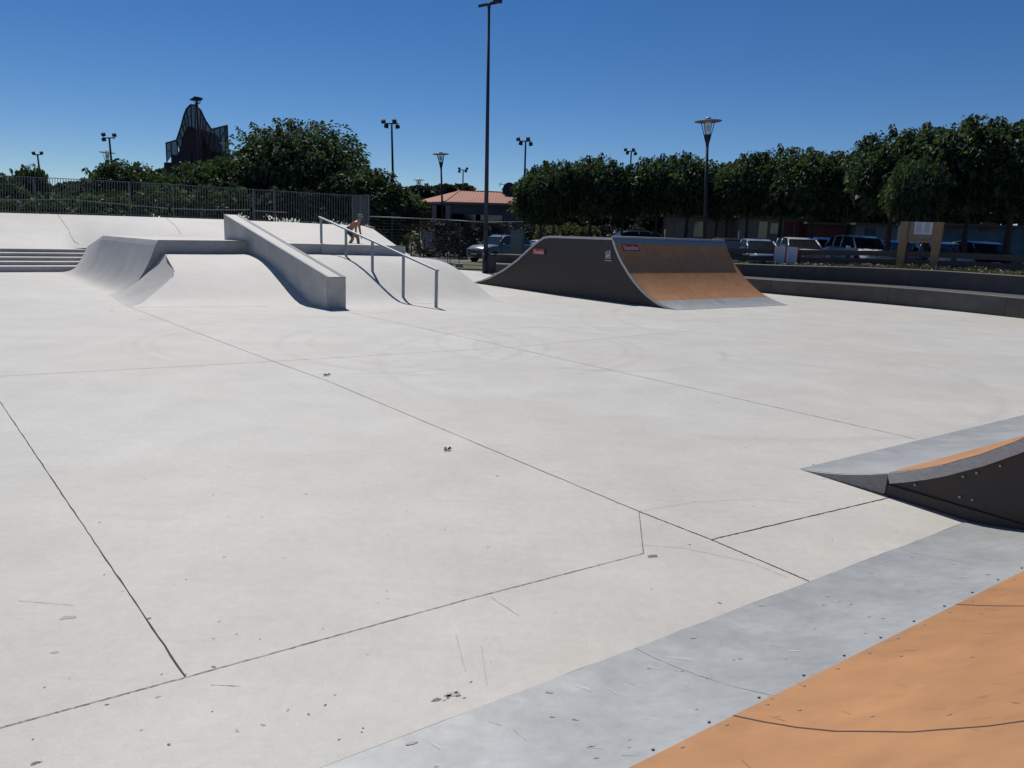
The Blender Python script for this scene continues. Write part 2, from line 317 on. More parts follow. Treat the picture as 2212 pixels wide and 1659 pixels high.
# ------------------------------------------------------------------ seating wall (two steps)
def wallz(i): t = i / (len(WB) - 1); return .43 + .17 * sm(0, .55, t)
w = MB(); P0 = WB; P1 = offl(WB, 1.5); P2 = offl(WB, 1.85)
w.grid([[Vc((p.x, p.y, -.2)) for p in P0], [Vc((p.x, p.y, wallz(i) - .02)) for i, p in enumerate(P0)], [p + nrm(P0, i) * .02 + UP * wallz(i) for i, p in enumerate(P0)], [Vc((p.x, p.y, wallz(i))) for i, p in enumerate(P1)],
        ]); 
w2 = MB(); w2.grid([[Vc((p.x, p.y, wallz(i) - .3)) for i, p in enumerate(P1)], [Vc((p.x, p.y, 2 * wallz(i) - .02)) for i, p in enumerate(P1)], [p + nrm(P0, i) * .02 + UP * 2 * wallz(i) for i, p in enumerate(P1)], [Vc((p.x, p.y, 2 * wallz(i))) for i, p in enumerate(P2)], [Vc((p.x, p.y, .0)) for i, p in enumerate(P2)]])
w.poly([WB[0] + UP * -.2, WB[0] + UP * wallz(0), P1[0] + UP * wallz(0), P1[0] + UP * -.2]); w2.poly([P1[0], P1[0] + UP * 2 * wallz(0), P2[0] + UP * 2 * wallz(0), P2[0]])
SW = thing('seating_wall', 'low curved concrete seating wall of two long steps, in shade at the right edge of the park', 'wall', WB[12])
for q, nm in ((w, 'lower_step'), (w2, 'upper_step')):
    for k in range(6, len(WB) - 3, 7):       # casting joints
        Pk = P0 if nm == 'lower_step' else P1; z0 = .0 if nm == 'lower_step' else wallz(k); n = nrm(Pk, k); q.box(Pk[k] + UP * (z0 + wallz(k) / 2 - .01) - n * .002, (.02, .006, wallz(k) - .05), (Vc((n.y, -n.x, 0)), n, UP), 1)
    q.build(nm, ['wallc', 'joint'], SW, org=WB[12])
# planting strip behind it
ps = MB(); P3 = offl(WB, 3.6); ps.grid([[Vc((p.x, p.y, 2 * wallz(i) - .07)) for i, p in enumerate(P2)], [Vc((p.x, p.y, 2 * wallz(i) - .03)) for i, p in enumerate(P3)], [Vc((p.x, p.y, .2)) for i, p in enumerate(offl(WB, 4.4))]])
tag(ps.build('planting_bed', 'earth'), kind='structure')

# ------------------------------------------------------------------ leaves
def leafquad(mb, c, n, s, w, droop=.2, mi=0):
    d = n.normalized(); sd = d.cross(Vc((R.uniform(-1, 1), R.uniform(-1, 1), R.uniform(-.2, 1.)))); 
    if sd.length < 1e-3: sd = Vc((1, 0, 0))
    sd.normalize(); t = c + d * s; t.z -= droop * s; m = c + d * s * .5; up = sd.cross(d) * (w * .12)
    mb.v += [tuple(c), tuple(m + sd * w / 2 - up), tuple(t), tuple(m - sd * w / 2 - up)]; o = len(mb.v) - 4; mb.f.append((o, o + 1, o + 2, o + 3)); mb.m.append(mi)
def rdir(): 
    z = R.uniform(-1, 1); a = R.uniform(0, 2 * pi); r = sqrt(1 - z * z); return Vc((r * cos(a), r * sin(a), z))
def crown(rx, ry, rz, lobes, per, size, seed, inner=.35, sprig=12, flat=.25):
    R.seed(seed); mb = MB(); L_ = []
    for i in range(lobes):
        d = rdir(); d.z = d.z if d.z > -flat * 2 else -flat * R.random() * 2
        k = R.uniform(.55, .82); L_.append((Vc((d.x * rx * k, d.y * ry * k, d.z * rz * k)), R.uniform(.22, .36) * (rx + rz) / 2))
    for c, r in L_:
        for _ in range(per):
            d = rdir(); rr = r * R.uniform(.75, 1.1); p = c + d * rr; o = Vc((d.x + p.x / rx * .6, d.y + p.y / ry * .6, d.z * .6 + .05)) + rdir() * .5
            s = size * R.uniform(.6, 1.25); leafquad(mb, p, o, s, s * .5, R.uniform(.2, .8))
    for _ in range(int(lobes * per * inner)):
        d = rdir(); k = R.random() ** .4 * .82; p = Vc((d.x * rx * k, d.y * ry * k, max(d.z * rz * k, -rz * .72))); s = size * R.uniform(1.2, 2.1); leafquad(mb, p, rdir(), s, s * .7)
    for _ in range(sprig):                       # long shoots that break the outline
        a = R.uniform(0, 2 * pi); e = R.uniform(.1, 1.4); d = Vc((cos(a) * cos(e), sin(a) * cos(e), sin(e))); p = Vc((d.x * rx, d.y * ry, d.z * rz)) * R.uniform(.82, .98)
        ln = R.uniform(.3, .75) * rz * .35; dd = (d + UP * .8).normalized()
        for k in range(7):
            q = p + dd * ln * k / 6
            for _ in range(4): s = size * R.uniform(.8, 1.3); o = rdir(); o.z = abs(o.z) * .2 - .1; leafquad(mb, q, o, s, s * .45, .6)
    R.seed(seed + 99); return mb
def trunkmb(h, r, top, rx, seed, lean=0):
    R.seed(seed); mb = MB(); p = Vc((0, 0, -.3)); segs = 5
    for i in range(segs):
        q = Vc((lean * (i + 1) / segs + R.uniform(-.04, .04), R.uniform(-.04, .04), h * (i + 1) / segs)); mb.tube(p, q, r * (1.25 if i == 0 else 1 - .08 * i), r * (1 - .08 * (i + 1)), 9, cap=False); p = q
    for i in range(7):
        a = 2 * pi * i / 7 + R.uniform(-.3, .3); m = p + Vc((cos(a) * rx * .3, sin(a) * rx * .3, top * R.uniform(.15, .4))); e = p + Vc((cos(a) * rx * .75, sin(a) * rx * .75, top * R.uniform(.3, .8)))
        mb.tube(p, m, r * .45, r * .3, 6, cap=False); mb.tube(m, e, r * .3, r * .1, 6, cap=False)
    return mb
CR = {}
for k in range(3): CR['r%d' % k] = crown(2.9, 2.9, 2.0, 50, 150, .27, 30 + k, .45, 22).build('crown', 'leaf')
CR['big'] = crown(4.9, 4.4, 3.3, 105, 160, .30, 50, .4, 40).build('crown', 'leaf')
CR['low'] = crown(3.2, 2.8, 1.7, 50, 130, .26, 61, .45, 20).build('crown', 'leaf')
TR = {k: trunkmb(h, r, t, rx, 5 + i, ln).build('trunk', 'bark', smooth=True) for i, (k, h, r, t, rx, ln) in enumerate((('r0', 2.9, .17, 2.6, 2.6, .1), ('r1', 2.9, .15, 2.6, 2.6, -.15), ('r2', 2.9, .19, 2.6, 2.6, .2), ('big', 2.6, .24, 4.6, 4.4, 0), ('low', 2.3, .15, 2.2, 2.8, .1)))}
CZ = {'r0': 4.6, 'r1': 4.6, 'r2': 4.6, 'big': 5.0, 'low': 3.7}
TOPZ = {'r0': 6.75, 'r1': 6.75, 'r2': 6.75, 'big': 8.5, 'low': 5.5}
used = set()
def tree(kind, px, topy, D, label, group='leafy trees standing round the skate park', sx=1., zg=None):
    c = Y(px, topy, D); zg = Hh(c.x, D) if zg is None else zg; t = thing('leafy_tree', label, 'tree', (c.x, D, zg), R.uniform(0, 6.28), group)
    sz = (c.z - zg) / TOPZ[kind]; t.scale = (sz * sx, sz * sx, sz)
    for src, nm in ((CR[kind], 'c'), (TR[kind], 't')):
        o = src if src.name not in used else src.copy()
        if src.name in used: COL.objects.link(o)
        used.add(src.name); o.parent = t
        if nm == 'c': o.location = (0, 0, CZ[kind])
    return t
tree('big', 648, 262, 51, 'largest dark leafy tree, rising behind the vertical bar fence', sx=1.08)
tree('low', 775, 362, 49, 'low dark tree filling the right flank of the largest tree', sx=1.15)
tree('low', 845, 395, 51, 'small tree at the right foot of the largest tree, beside the tile roof', sx=1.0)
tree('low', 545, 330, 53, 'round tree just left of the largest tree')
tree('low', 455, 350, 50, 'leafy tree in front of the brown climbing tower', sx=1.)
tree('low', 375, 372, 49, 'leafy tree behind the bar fence, below the left side of the tower', sx=.9)
tree('low', 285, 348, 50, 'leafy tree behind the round disc lamp at the left', sx=.95)
tree('low', 215, 378, 50, 'low dark tree left of the disc lamp above the bar fence', sx=.9)
tree('low', 58, 356, 51, 'narrow leafy tree sticking up at the far left of the bar fence', sx=.5)
tree('low', -10, 372, 49, 'dark leafy tree cut off by the left edge of the picture', sx=.9)
tree('low', 110, 408, 52, 'low dark tree below the far left floodlight', sx=.8)
RT = [(1172, 362, 47, 'first tree of the right row, beside the satellite dish', .74), (1205, 345, 46, 'second tree of the right row, right of the dish chimney', .8), (1285, 338, 46, 'third tree of the right row, above the flat deck of the ramp', .8), (1352, 352, 47, 'tree below the small four-lamp floodlight in the right row', .75),
      (1425, 333, 46, 'tree left of the tall disc lamp in the right row', .85), (1492, 334, 45, 'tree directly left of the tall disc lamp post', .85), (1560, 349, 45, 'tree with a half hidden disc lamp over it', .75), (1632, 328, 43, 'tree right of the half hidden disc lamp', .8), (1700, 322, 42, 'middle tree behind the parked cars, left of the red framed signs', .85),
      (1775, 318, 40, 'tree with a leaning trunk behind the silver parked car', .9), (1850, 322, 39, 'tree behind the white off-road car', .85), (1945, 284, 35, 'tall tree directly behind the wooden notice board', .9), (2040, 264, 34, 'tall tree right of the wooden notice board', .9), (2130, 250, 33, 'tallest tree at the right, before the blue mural', .95), (2225, 258, 32, 'tree cut off by the right edge of the picture', .95), (1990, 330, 31, 'lower overhanging tree above the notice board', .6)]
for i, (px, ty, D, lab, sx) in enumerate(RT): tree('r%d' % (i % 3), px, ty, D, lab, sx=sx * .99)
BT = [(1215, 372, 'far tree filling the gap behind the first trunks of the right row'), (1250, 372, 'far tree filling the gap behind the third tree of the right row'), (1390, 368, 'far tree behind the gap by the small four-lamp floodlight'), (1530, 372, 'far tree showing behind the tall disc lamp post'), (1660, 366, 'far tree behind the parked dark hatchback'), (1800, 362, 'far tree behind the dark red wall'), (1900, 350, 'far tree behind the white off-road car'), (2060, 340, 'far tree behind the mural, right of the notice board'), (2190, 330, 'far tree behind the mural at the right edge')]
for i, (px, ty, lab) in enumerate(BT): tree('low', px, ty + 34, 74, lab, sx=1.5)
# pines beyond the house
def pine(px, ty, by, D, wpx, lab, seed):
    top = Y(px, ty, D); bot = Y(px, by, D); w_ = wpx * D / F / 2; h = top.z - bot.z; t = thing('pine_tree', lab, 'tree', (top.x, D, 0), 0, 'distant umbrella pines')
    mb = crown(w_, w_, h / 2, 26, 60, .9, seed, .5, 4, .15); o = mb.build('crown', 'leaf2', t); o.location = (0, 0, (top.z + bot.z) / 2)
    tr = MB(); tr.tube((0, 0, -.2), (0, 0, top.z - h * .5), .45, .25, 8); 
    for k in range(5): a = k * 1.3; tr.tube((0, 0, bot.z - 2 + k * .5), (cos(a) * w_ * .7, sin(a) * w_ * .7, bot.z + h * .35), .18, .07, 6)
    tr.build('trunk', 'bark', t)
pine(915, 403, 440, 150, 78, 'umbrella pine left of the tile roof, behind the farthest disc lamp', 71)
pine(965, 405, 425, 155, 55, 'umbrella pine peeking over the left slope of the tile roof', 72)
pine(1000, 404, 422, 158, 38, 'smallest umbrella pine over the roof ridge', 73)
pine(885, 428, 450, 140, 40, 'low far pine beside the right foot of the big tree', 74)
pine(165, 405, 420, 120, 90, 'far treetops showing between the left trees above the bar fence', 75)

# ------------------------------------------------------------------ concrete skate obstacle on the left
an = rad(129.5); u1 = Vc((cos(an), sin(an), 0)); u2 = Vc((sin(an), -cos(an), 0)); O = Z(707.6, 667.5)
def G(a, b, z=0.): return O + u2 * a + u1 * b + UP * z
def PB(b, x, y): return VP(x, y, G(0, b), u2)          # on the upright plane at grid line b
def inter(P, x):                                      # P: [(x, Vector)]
    for (x0, a), (x1, b) in zip(P, P[1:]):
        if x <= x1: return a.lerp(b, (x - x0) / (x1 - x0))
    return P[-1][1]
prof = [(0, 0), (.06, .02), (.12, .075), (.2, .19), (.3, .35), (.48, .63), (.62, .82), (.74, .93), (.86, .985), (1, 1)]
def prz(t):
    for (a, b), (c, d) in zip(prof, prof[1:]):
        if t <= c: return b + (d - b) * (t - a) / (c - a)
    return 1.
base = [Z(x, y) for x, y in ((281, 664), (439, 662), (570, 662), (707, 663), (889, 657), (1042, 653), (1086, 651))]
topp = [PB(5.2, x, y) for x, y in ((354.7, 546.8), (430, 547.3), (523, 548), (600, 548.2), (668, 548.6), (883.6, 553.5), (928, 559))]
ext = [(base[0] + (base[0] - base[1]) * .9, PB(5.2, 280, 546))] + list(zip(base, topp))
rows = []
for k in range(24):
    t = k / 23; rows.append([Vc((b.x + (c.x - b.x) * t, b.y + (c.y - b.y) * t, c.z * prz(t))) for b, c in ext])
fine = []
for r in rows: fine.append(sum([[r[i].lerp(r[i + 1], j / 6) for j in range(6)] for i in range(len(r) - 1)], []) + [r[-1]])
tmp = MB().grid(fine); bvh = BVHTree.FromPolygons(tmp.v, tmp.f)
def cast(bv, x, y): 
    h = bv.ray_cast(EYEV, ray(x, y).normalized()); return h
seam = [(282, 663.6), (305, 655.1), (326, 638), (348, 620.4), (361, 609), (371.5, 598.1), (375.5, 590), (375.5, 581), (374, 571), (370.3, 559.7), (363, 551.5), (356, 547.6)]
bas = [(283, 664), (300, 663.8), (312, 663.6), (325, 663.4), (337, 663.2), (349, 663.), (360, 662.9), (370, 662.8), (381, 662.7), (392, 662.6), (405, 662.4), (420, 662.2)]
lcols = []
for (sx_, sy_), (bx, by) in zip(seam, bas):
    colp = []
    for k in range(15):
        t = k / 14; h = cast(bvh, bx + (sx_ - bx) * t, by + (sy_ - by) * t); colp.append(h[0] if h[0] else Z(bx, by))
    lcols.append(colp)
bkm = MB(); bkm.grid(lcols)
b0 = Z(420, 662.2); t0 = lcols[-1][-1]; cols = [(b0, t0)] + list(zip(base[2:], topp[2:]))
rws = []
for k in range(15):
    t = k / 14; r = [lcols[-1][k]] + [Vc((b.x + (c.x - b.x) * t, b.y + (c.y - b.y) * t, c.z * prz(t))) for b, c in cols[1:]]; rws.append(sum([[r[i].lerp(r[i + 1], j / 5) for j in range(5)] for i in range(len(r) - 1)], []) + [r[-1]])
bkm.grid(rws)
# right flank and flat crest running back behind the ledge
e1 = [r[-1] for r in rws]; bkm.grid([e1, [Vc((p.x + .5 * p.z, p.y + 1.0 * p.z, -.02)) for p in e1]])
crest = [rws[-1][i] for i in range(14, len(rws[-1]))]; bkm.grid([crest, [p + Vc((-1.2, 1.6, .02)) for p in crest]])
FB = thing('concrete_funbox', 'pale concrete funbox with a sloping bank, curved hip and raised platform', 'skate ramp', G(0, 2))
bk = bkm.build('bank', ['bank', 'jointl'], FB, True, org=FB.location)
# hip / quarter pipe patch
zc = 1.43
cop_n = PB(5.2, 340.5, 519.0); cop_f = VP(222.7, 508.8, PB(5.2, 342, 518.8), u1)
def nb(x, y): return PB(5.2, x, y)
pat = MB(); cl0 = nb(335.6, 530.2); cb_f = cop_f - UP * .14 - u2 * .085; endt = G(-1.75, 18.3, .76)
def ab(p): d = p - O; return d.dot(u2), d.dot(u1)
def hipcol(b, at, zt_, abase, p, n=20):
    return [G(abase + (at - abase) * i / (n - 1), b, .002 + zt_ * (i / (n - 1)) ** p) for i in range(n)]
C_ = []
sl_ = [(ab(c[-1]), c[-1].z) for c in lcols]; bmax = -9
for (a_, b_), z_ in sl_:
    b_ = max(b_, bmax + .02); bmax = b_; t = min(1, max(0, (b_ - 1.8) / 3.4)); C_.append(hipcol(b_, a_, z_, min(-4.02 + .08 * (b_ - 1.8), a_ - .02), 1.35 + .35 * t))
pat.grid(C_); C_ = []
(an0, _), (an1, bf_) = ab(cl0), ab(cb_f); b = 5.2
for k in range(15): t = k / 14; C_.append(hipcol(5.2 + (bf_ - 5.2) * t, an0 + (an1 - an0) * t, cl0.z + (cb_f.z - cl0.z) * t, -3.62 + .14 * t, 2.3))
(ac_, bc_) = ab(cop_f); ae_, be_ = ab(endt)
for k in range(1, 13):
    t = k / 12; a_t = an1 + (ae_ - an1) * t; z_t = cb_f.z + (endt.z - cb_f.z) * t; C_.append(hipcol(bf_ + (be_ - bf_) * t, a_t, z_t, -3.48 + (a_t - 1.0 + 3.48) * t, 2.3))
pat.grid(C_)
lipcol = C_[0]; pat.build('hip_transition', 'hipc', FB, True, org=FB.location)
# ledge wall, coping and platform top
lt = [PB(5.2, 342, 518.8), PB(5.2, 440, 519.6), PB(5.2, 529, 520.6)]; rt = [PB(5.2, 612, 526.2), PB(5.2, 728, 528.4), PB(5.2, 876, 531.7)]
def ledge(pts, dep, zb=.2, left=None):
    mb = MB(); fr = [Vc((p.x, p.y, zb)) for p in pts]; mb.grid([fr, pts]); bk_ = [p + u1 * dep for p in pts]; mb.grid([pts, bk_])
    for e in (0, -1): mb.poly([fr[e], pts[e], bk_[e], Vc((bk_[e].x, bk_[e].y, zb))])
    return mb
lft = nb(317, 574.5); lm = MB()
lm.poly([p + u1 * .004 for p in lipcol] + [lt[0] + u1 * .004, Vc((lt[0].x, lt[0].y, 0)) + u1 * .004])
lm.grid([[Vc((p.x, p.y, .1)) for p in [lt[0]] + lt[1:] + [PB(5.2, 560, 520.8)]], [lt[0]] + lt[1:] + [PB(5.2, 560, 520.8)]]); lm.build('ledge_wall', 'cast', FB, org=FB.location)
rl = ledge(rt, .35); rl.poly([G(2.3, 5.14, .9), G(2.95, 5.14, .9), G(2.95, 5.14, 1.395), G(2.3, 5.14, 1.395)]); rl.build('ledge_wall', 'cast', FB, org=FB.location)
re1 = Z(700.6, 521.2, 1.39); re2 = Z(800, 527.6, 1.39); re3 = Z(862, 531.0, 1.39)
rear_l = Z(411, 512.2, zc); hubr = PB(5.2, 560, 520.8)
pt_ = MB(); pt_.poly([lt[0], lt[1], lt[2], hubr, Z(600, 516.8, zc), rear_l, cop_f]); pt_.poly([rt[0], rt[1], rt[2], re3, re2, re1, Z(600, 516.5, 1.4)])
pt_.poly([cop_f, rear_l, G(1, 20, .74), endt]); pt_.build('platform_top', ['bank'], FB, org=FB.location)
rb = MB(); bkr = [Z(600, 516.5, 1.4), re1, re2, re3]; rb.grid([bkr, [Vc((p.x, p.y, .6)) for p in bkr]]); rb.build('platform_back', 'cast', FB, org=FB.location)
cpm = MB(); cpm.grid([[lt[0], cop_f], [lt[0] - UP * .04 - u2 * .025, cop_f - UP * .04 - u2 * .025], [cl0, cb_f]]); cpm.grid([[cop_f, endt], [cb_f, endt - UP * .01]]); cpm.build('coping', 'cast', FB, org=FB.location)
stl = MB(); stl.bar(lt[0] + UP * .0, lt[2], .03, .012); stl.bar(rt[0], rt[2], .03, .012); stl.build('steel_edge', 'edge', FB, org=FB.location)

# rear bank below the bar fence
topl = [Y(-260, 452.5, 35.2), Y(0, 459.5, 35.6), Y(164, 464, 35.9), Y(329, 469, 36.2), Y(481, 474, 36.6), Y(640, 481, 37.0), Y(761, 486.8, 37.4), Y(798, 488.8, 37.6)]
botl = [G(-9, 18.7, .70), G(-4.8, 18.7, .70), G(-2.2, 18.7, .70), G(.7, 14.5, .95), Y(481, 530, 28.5), Y(640, 538, 27.3), Y(800, 548, 26.6), PB(5.9, 892, 556.2)]
rbk = MB(); rr_ = []
for k in range(12):
    t = k / 11; zt = t + .06 * sin(2 * pi * t) * -1; rr_.append([Vc((b.x + (c.x - b.x) * t, b.y + (c.y - b.y) * t, b.z + (c.z - b.z) * t)) for i, (b, c) in enumerate(zip(botl, topl))])
rf2 = [sum([[r[i].lerp(r[i + 1], j / 6) for j in range(6)] for i in range(len(r) - 1)], []) + [r[-1]] for r in rr_]; rbk.grid(rf2); rbk.grid([[p for p in topl], [p + Vc((-.3, 3.0, 0)) for p in topl], [Vc((p.x - 1, p.y + 4.5, -.1)) for p in topl]])
eR = [r[-1] for r in rr_]; rbk.grid([eR, [Vc((p.x + .05, p.y + .5, -.1)) for p in eR]])
bv2 = BVHTree.FromPolygons(rbk.v, rbk.f)
def drape(mb, bv, pts, w, mi, lift=.006):
    P = []
    for (x0, y0), (x1, y1) in zip(pts, pts[1:]):
        for i in range(8):
            h = cast(bv, x0 + (x1 - x0) * i / 8, y0 + (y1 - y0) * i / 8)
            if h[0]: P.append((h[0], h[1]))
    if len(P) < 2: return
    up = P[0][1]; up = up if up.z > 0 else -up; ribbon(mb, [p for p, _ in P], w, mi, up, lift)
drape(rbk, bv2, [(125, 464), (148, 496), (152, 508), (161, 522), (172, 528)], .018, 1); drape(rbk, bv2, [(359, 471), (380, 489), (393, 508)], .014, 1)
RB = tag(rbk.build('rear_bank', ['bank', 'jointl'], smooth=True, org=topl[3]), 'long pale concrete bank sloping up to the vertical bar fence', 'skate bank'); RB.location = topl[3]
# steps and terrace
stp = MB(); st_b = [14.62, 15.42, 16.2, 17.0, 17.8]; st_z = [.19, .31, .43, .555, .68]
pr = [G(-34, st_b[0], -.1)]
for b_, z_ in zip(st_b, st_z):
    pr += [G(-34, b_, pr[-1].z if b_ != st_b[0] else 0), G(-34, b_, z_)]
pr.append(G(-34, 18.0, .68)); pr.append(G(-34, 18.0, -.1)); stp.prism([p for p in pr], u2 * 32.9)
STP = tag(stp.build('concrete_steps', 'cast', org=G(-8, 15)), 'five long low concrete steps left of the curved hip', 'steps'); STP.location = G(-8, 15)
tp = MB(); trd = []
for b_, z_, bn in zip(st_b, st_z, st_b[1:] + [18.04]): tp.poly([G(-34, b_ + .0, z_ + .004), G(-1.0, b_ + .0, z_ + .004), G(-1.0, bn, z_ + .004), G(-34, bn, z_ + .004)])
tp.build('tread', 'bank', STP, org=STP.location)
ter = MB(); ter.poly([G(-34, 18.05, .684), G(-1.2, 18.05, .684), G(-1.2, 18.72, .70), G(-34, 18.72, .70)])
tag(ter.build('terrace', 'bank'), kind='structure')

# hubba ledge
hz0, hz1, hb, hw = .76, 2.2, 7.07, .49; hs = (hz1 - hz0) / hb
HB = thing('hubba_ledge', 'long sloping concrete grind ledge running down the middle of the bank', 'ledge', G(.25, 0))
hm = MB(); hm.prism([G(0, 0, 0), G(0, hb, 0), G(0, hb, hz1), G(0, 0, hz0)], u2 * hw); hm.box(G(-.001, .012, .38), (.004, .004, .7), (u1, u2, UP), 1); hm.build('block', ['cast', 'joint'], HB, org=HB.location, auto=.008)
ht = MB(); ht.prism([G(.045, .03, hz0 + .006), G(.045, hb - .03, hz1 + .0), G(.36, hb - .03, hz1 + .0), G(.36, .03, hz0 + .006)], UP * .003); ht.build('top_face', 'bank', HB, org=HB.location)
he = MB(); he.bar(G(.028, 0, hz0), G(.028, hb, hz1), .07, .016, up=u2.cross((u1 + UP * hs).normalized())); he.bar(G(hw - .05, 0, hz0), G(hw - .05, hb, hz1), .11, .016, up=u2.cross((u1 + UP * hs).normalized())); he.bar(G(.0, .01, hz0), G(hw, .01, hz0), .04, .018); he.build('steel_edge', 'edge', HB, org=HB.location)
# handrail
q0 = Z(943.2, 664.3); HR = thing('grind_rail', 'grey steel handrail sloping down the bank right of the grind ledge', 'handrail', q0)
def Q(b, z): return q0 + u1 * b + UP * z
ra, rb_ = Q(.0, .95), Q(6.82, 2.235); rm = MB(); rm.bar(ra - u1 * .04, rb_ + u1 * .04, .075, .055); rm.build('top_rail', 'steel', HR, org=q0, auto=.018)
for b_, zb in ((0.03, -.03), (1.66, .05), (3.38, .5), (5.02, .9), (6.72, 1.3)):
    zt = .95 + (2.235 - .95) * b_ / 6.82 - .02; pm = MB(); pm.box(Q(b_, (zb + zt) / 2), (.07, .06, zt - zb), (u1, u2, UP)); pm.build('post', 'steel', HR, org=q0, auto=.006)

# ------------------------------------------------------------------ vertical bar fence
def barfence():
    FN = thing('bar_fence', 'tall grey vertical bar fence along the top of the rear bank', 'fence', topl[3])
    line = [(Y(-260, 453.0, 37.25), Y(-260, 367, 37.25)), (Y(0, 459.8, 37.65), Y(0, 379, 37.65)), (Y(329, 469, 38.25), Y(329, 395.6, 38.25)), (Y(761, 486.8, 39.45), Y(761, 422.5, 39.45)), (Y(797, 488.6, 37.4), Y(797, 421, 37.4))]
    post = MB(); n_bar = 0
    rl_ = MB(); up_ = MB(); bars = MB()
    for (b0_, t0_), (b1_, t1_) in zip(line, line[1:]):
        rl_.bar(t0_, t1_, .04, .03); rl_.bar(b0_ + UP * .08, b1_ + UP * .08, .04, .03)
        L_ = (b1_ - b0_).length; n = int(L_ / .125)
        for i in range(n):
            f = i / n; b = b0_.lerp(b1_, f); t = t0_.lerp(t1_, f); bars.tube(b + UP * .0, t, .014, n=5, cap=False)
    rl_.build('rail', 'fence', FN, org=FN.location); tag(bars.build('bars', 'fence', FN, org=FN.location), kind='stuff')
    for px in (-100, 75, 280, 373, 545, 590, 761, 779, 797):
        if px <= 761:
            for (xa, k) in ((-260, 0), (0, 1), (329, 2)):
                xb = (0, 329, 761)[k]
                if xa <= px <= xb: f = (px - xa) / (xb - xa); b = line[k][0].lerp(line[k + 1][0], f); t = line[k][1].lerp(line[k + 1][1], f)
        else: f = (px - 761) / 36; b = line[3][0].lerp(line[4][0], f); t = line[3][1].lerp(line[4][1], f)
        m = MB(); m.box((b + t) / 2, (.045, .045, (t - b).length)); m.build('post', 'fence', FN, org=FN.location)
    cb = MB()
    for pts in ([(-200, 425), (0, 431.5), (150, 431), (277, 428)], [(300, 424), (366, 437), (480, 452), (545, 456)]):
        pass
    for pts in ([Y(-200, 434, 38.6), Y(0, 431.5, 38.7), Y(152, 430.5, 38.9)], [Y(163, 431.5, 38.9), Y(215, 437, 39), Y(363, 450, 39.2)], [Y(370, 450.5, 39.2), Y(460, 453.5, 39.5), Y(540, 453, 39.8)], [Y(545, 455, 39.8), Y(620, 459, 40)]):
        for a, b in zip(pts, pts[1:]): cb.tube(a, b, .022, n=6)
    HRb = tag(cb.build('back_handrail', 'fence', org=topl[2]), 'thin bent grey handrail just behind the vertical bar fence', 'handrail'); HRb.location = topl[2]
barfence()

# ------------------------------------------------------------------ wooden-laminate ramps
PR = [(0, .007), (.13, .02), (.26, .042), (.4, .072), (.54, .108), (.66, .145), (.79, .19), (.93, .245), (1.06, .302), (1.2, .372), (1.32, .445), (1.44, .516), (1.54, .587), (1.65, .665), (1.75, .745), (1.93, .9), (2.1, 1.07), (2.26, 1.23), (2.4, 1.395), (2.53, 1.58), (2.64, 1.77), (2.72, 1.92)]
def text_mesh(txt, size):
    cu = bpy.data.curves.new('lettering', 'FONT'); cu.body = txt; cu.size = size; cu.extrude = .0015; cu.align_x = 'CENTER'; cu.align_y = 'CENTER'; cu.offset = size * .012
    o = bpy.data.objects.new('tmp', cu); COL.objects.link(o); dg = bpy.context.evaluated_depsgraph_get(); me = bpy.data.meshes.new_from_object(o.evaluated_get(dg)); bpy.data.objects.remove(o); return me
def sticker(parent, org, c, right, up, w, h, txt, bg='stick'):
    right = right.normalized(); n = right.cross(up).normalized(); up = n.cross(right).normalized(); m = MB(); m.box(c + n * .004, (w, h, .004), (right, up, n)); s = m.build('sticker', bg, parent, org=org)
    me = text_mesh(txt, h * .85); me.materials.clear(); me.materials.append(M['letter']); o = bpy.data.objects.new('lettering', me); COL.objects.link(o); o.parent = s
    o.matrix_local = Matrix(((right.x, up.x, n.x, 0), (right.y, up.y, n.y, 0), (right.z, up.z, n.z, 0), (0, 0, 0, 1))); p = c + n * .008 - up * h * .08 - Vc(org)
    mw = w * .86 / max(.01, me.vertices and (max(v.co.x for v in me.vertices) - min(v.co.x for v in me.vertices))); o.matrix_local = Matrix.Translation(p) @ Matrix(((right.x, up.x, n.x, 0), (right.y, up.y, n.y, 0), (right.z, up.z, n.z, 0), (0, 0, 0, 1))) @ Matrix.Scale(mw, 4, (1, 0, 0)); return s
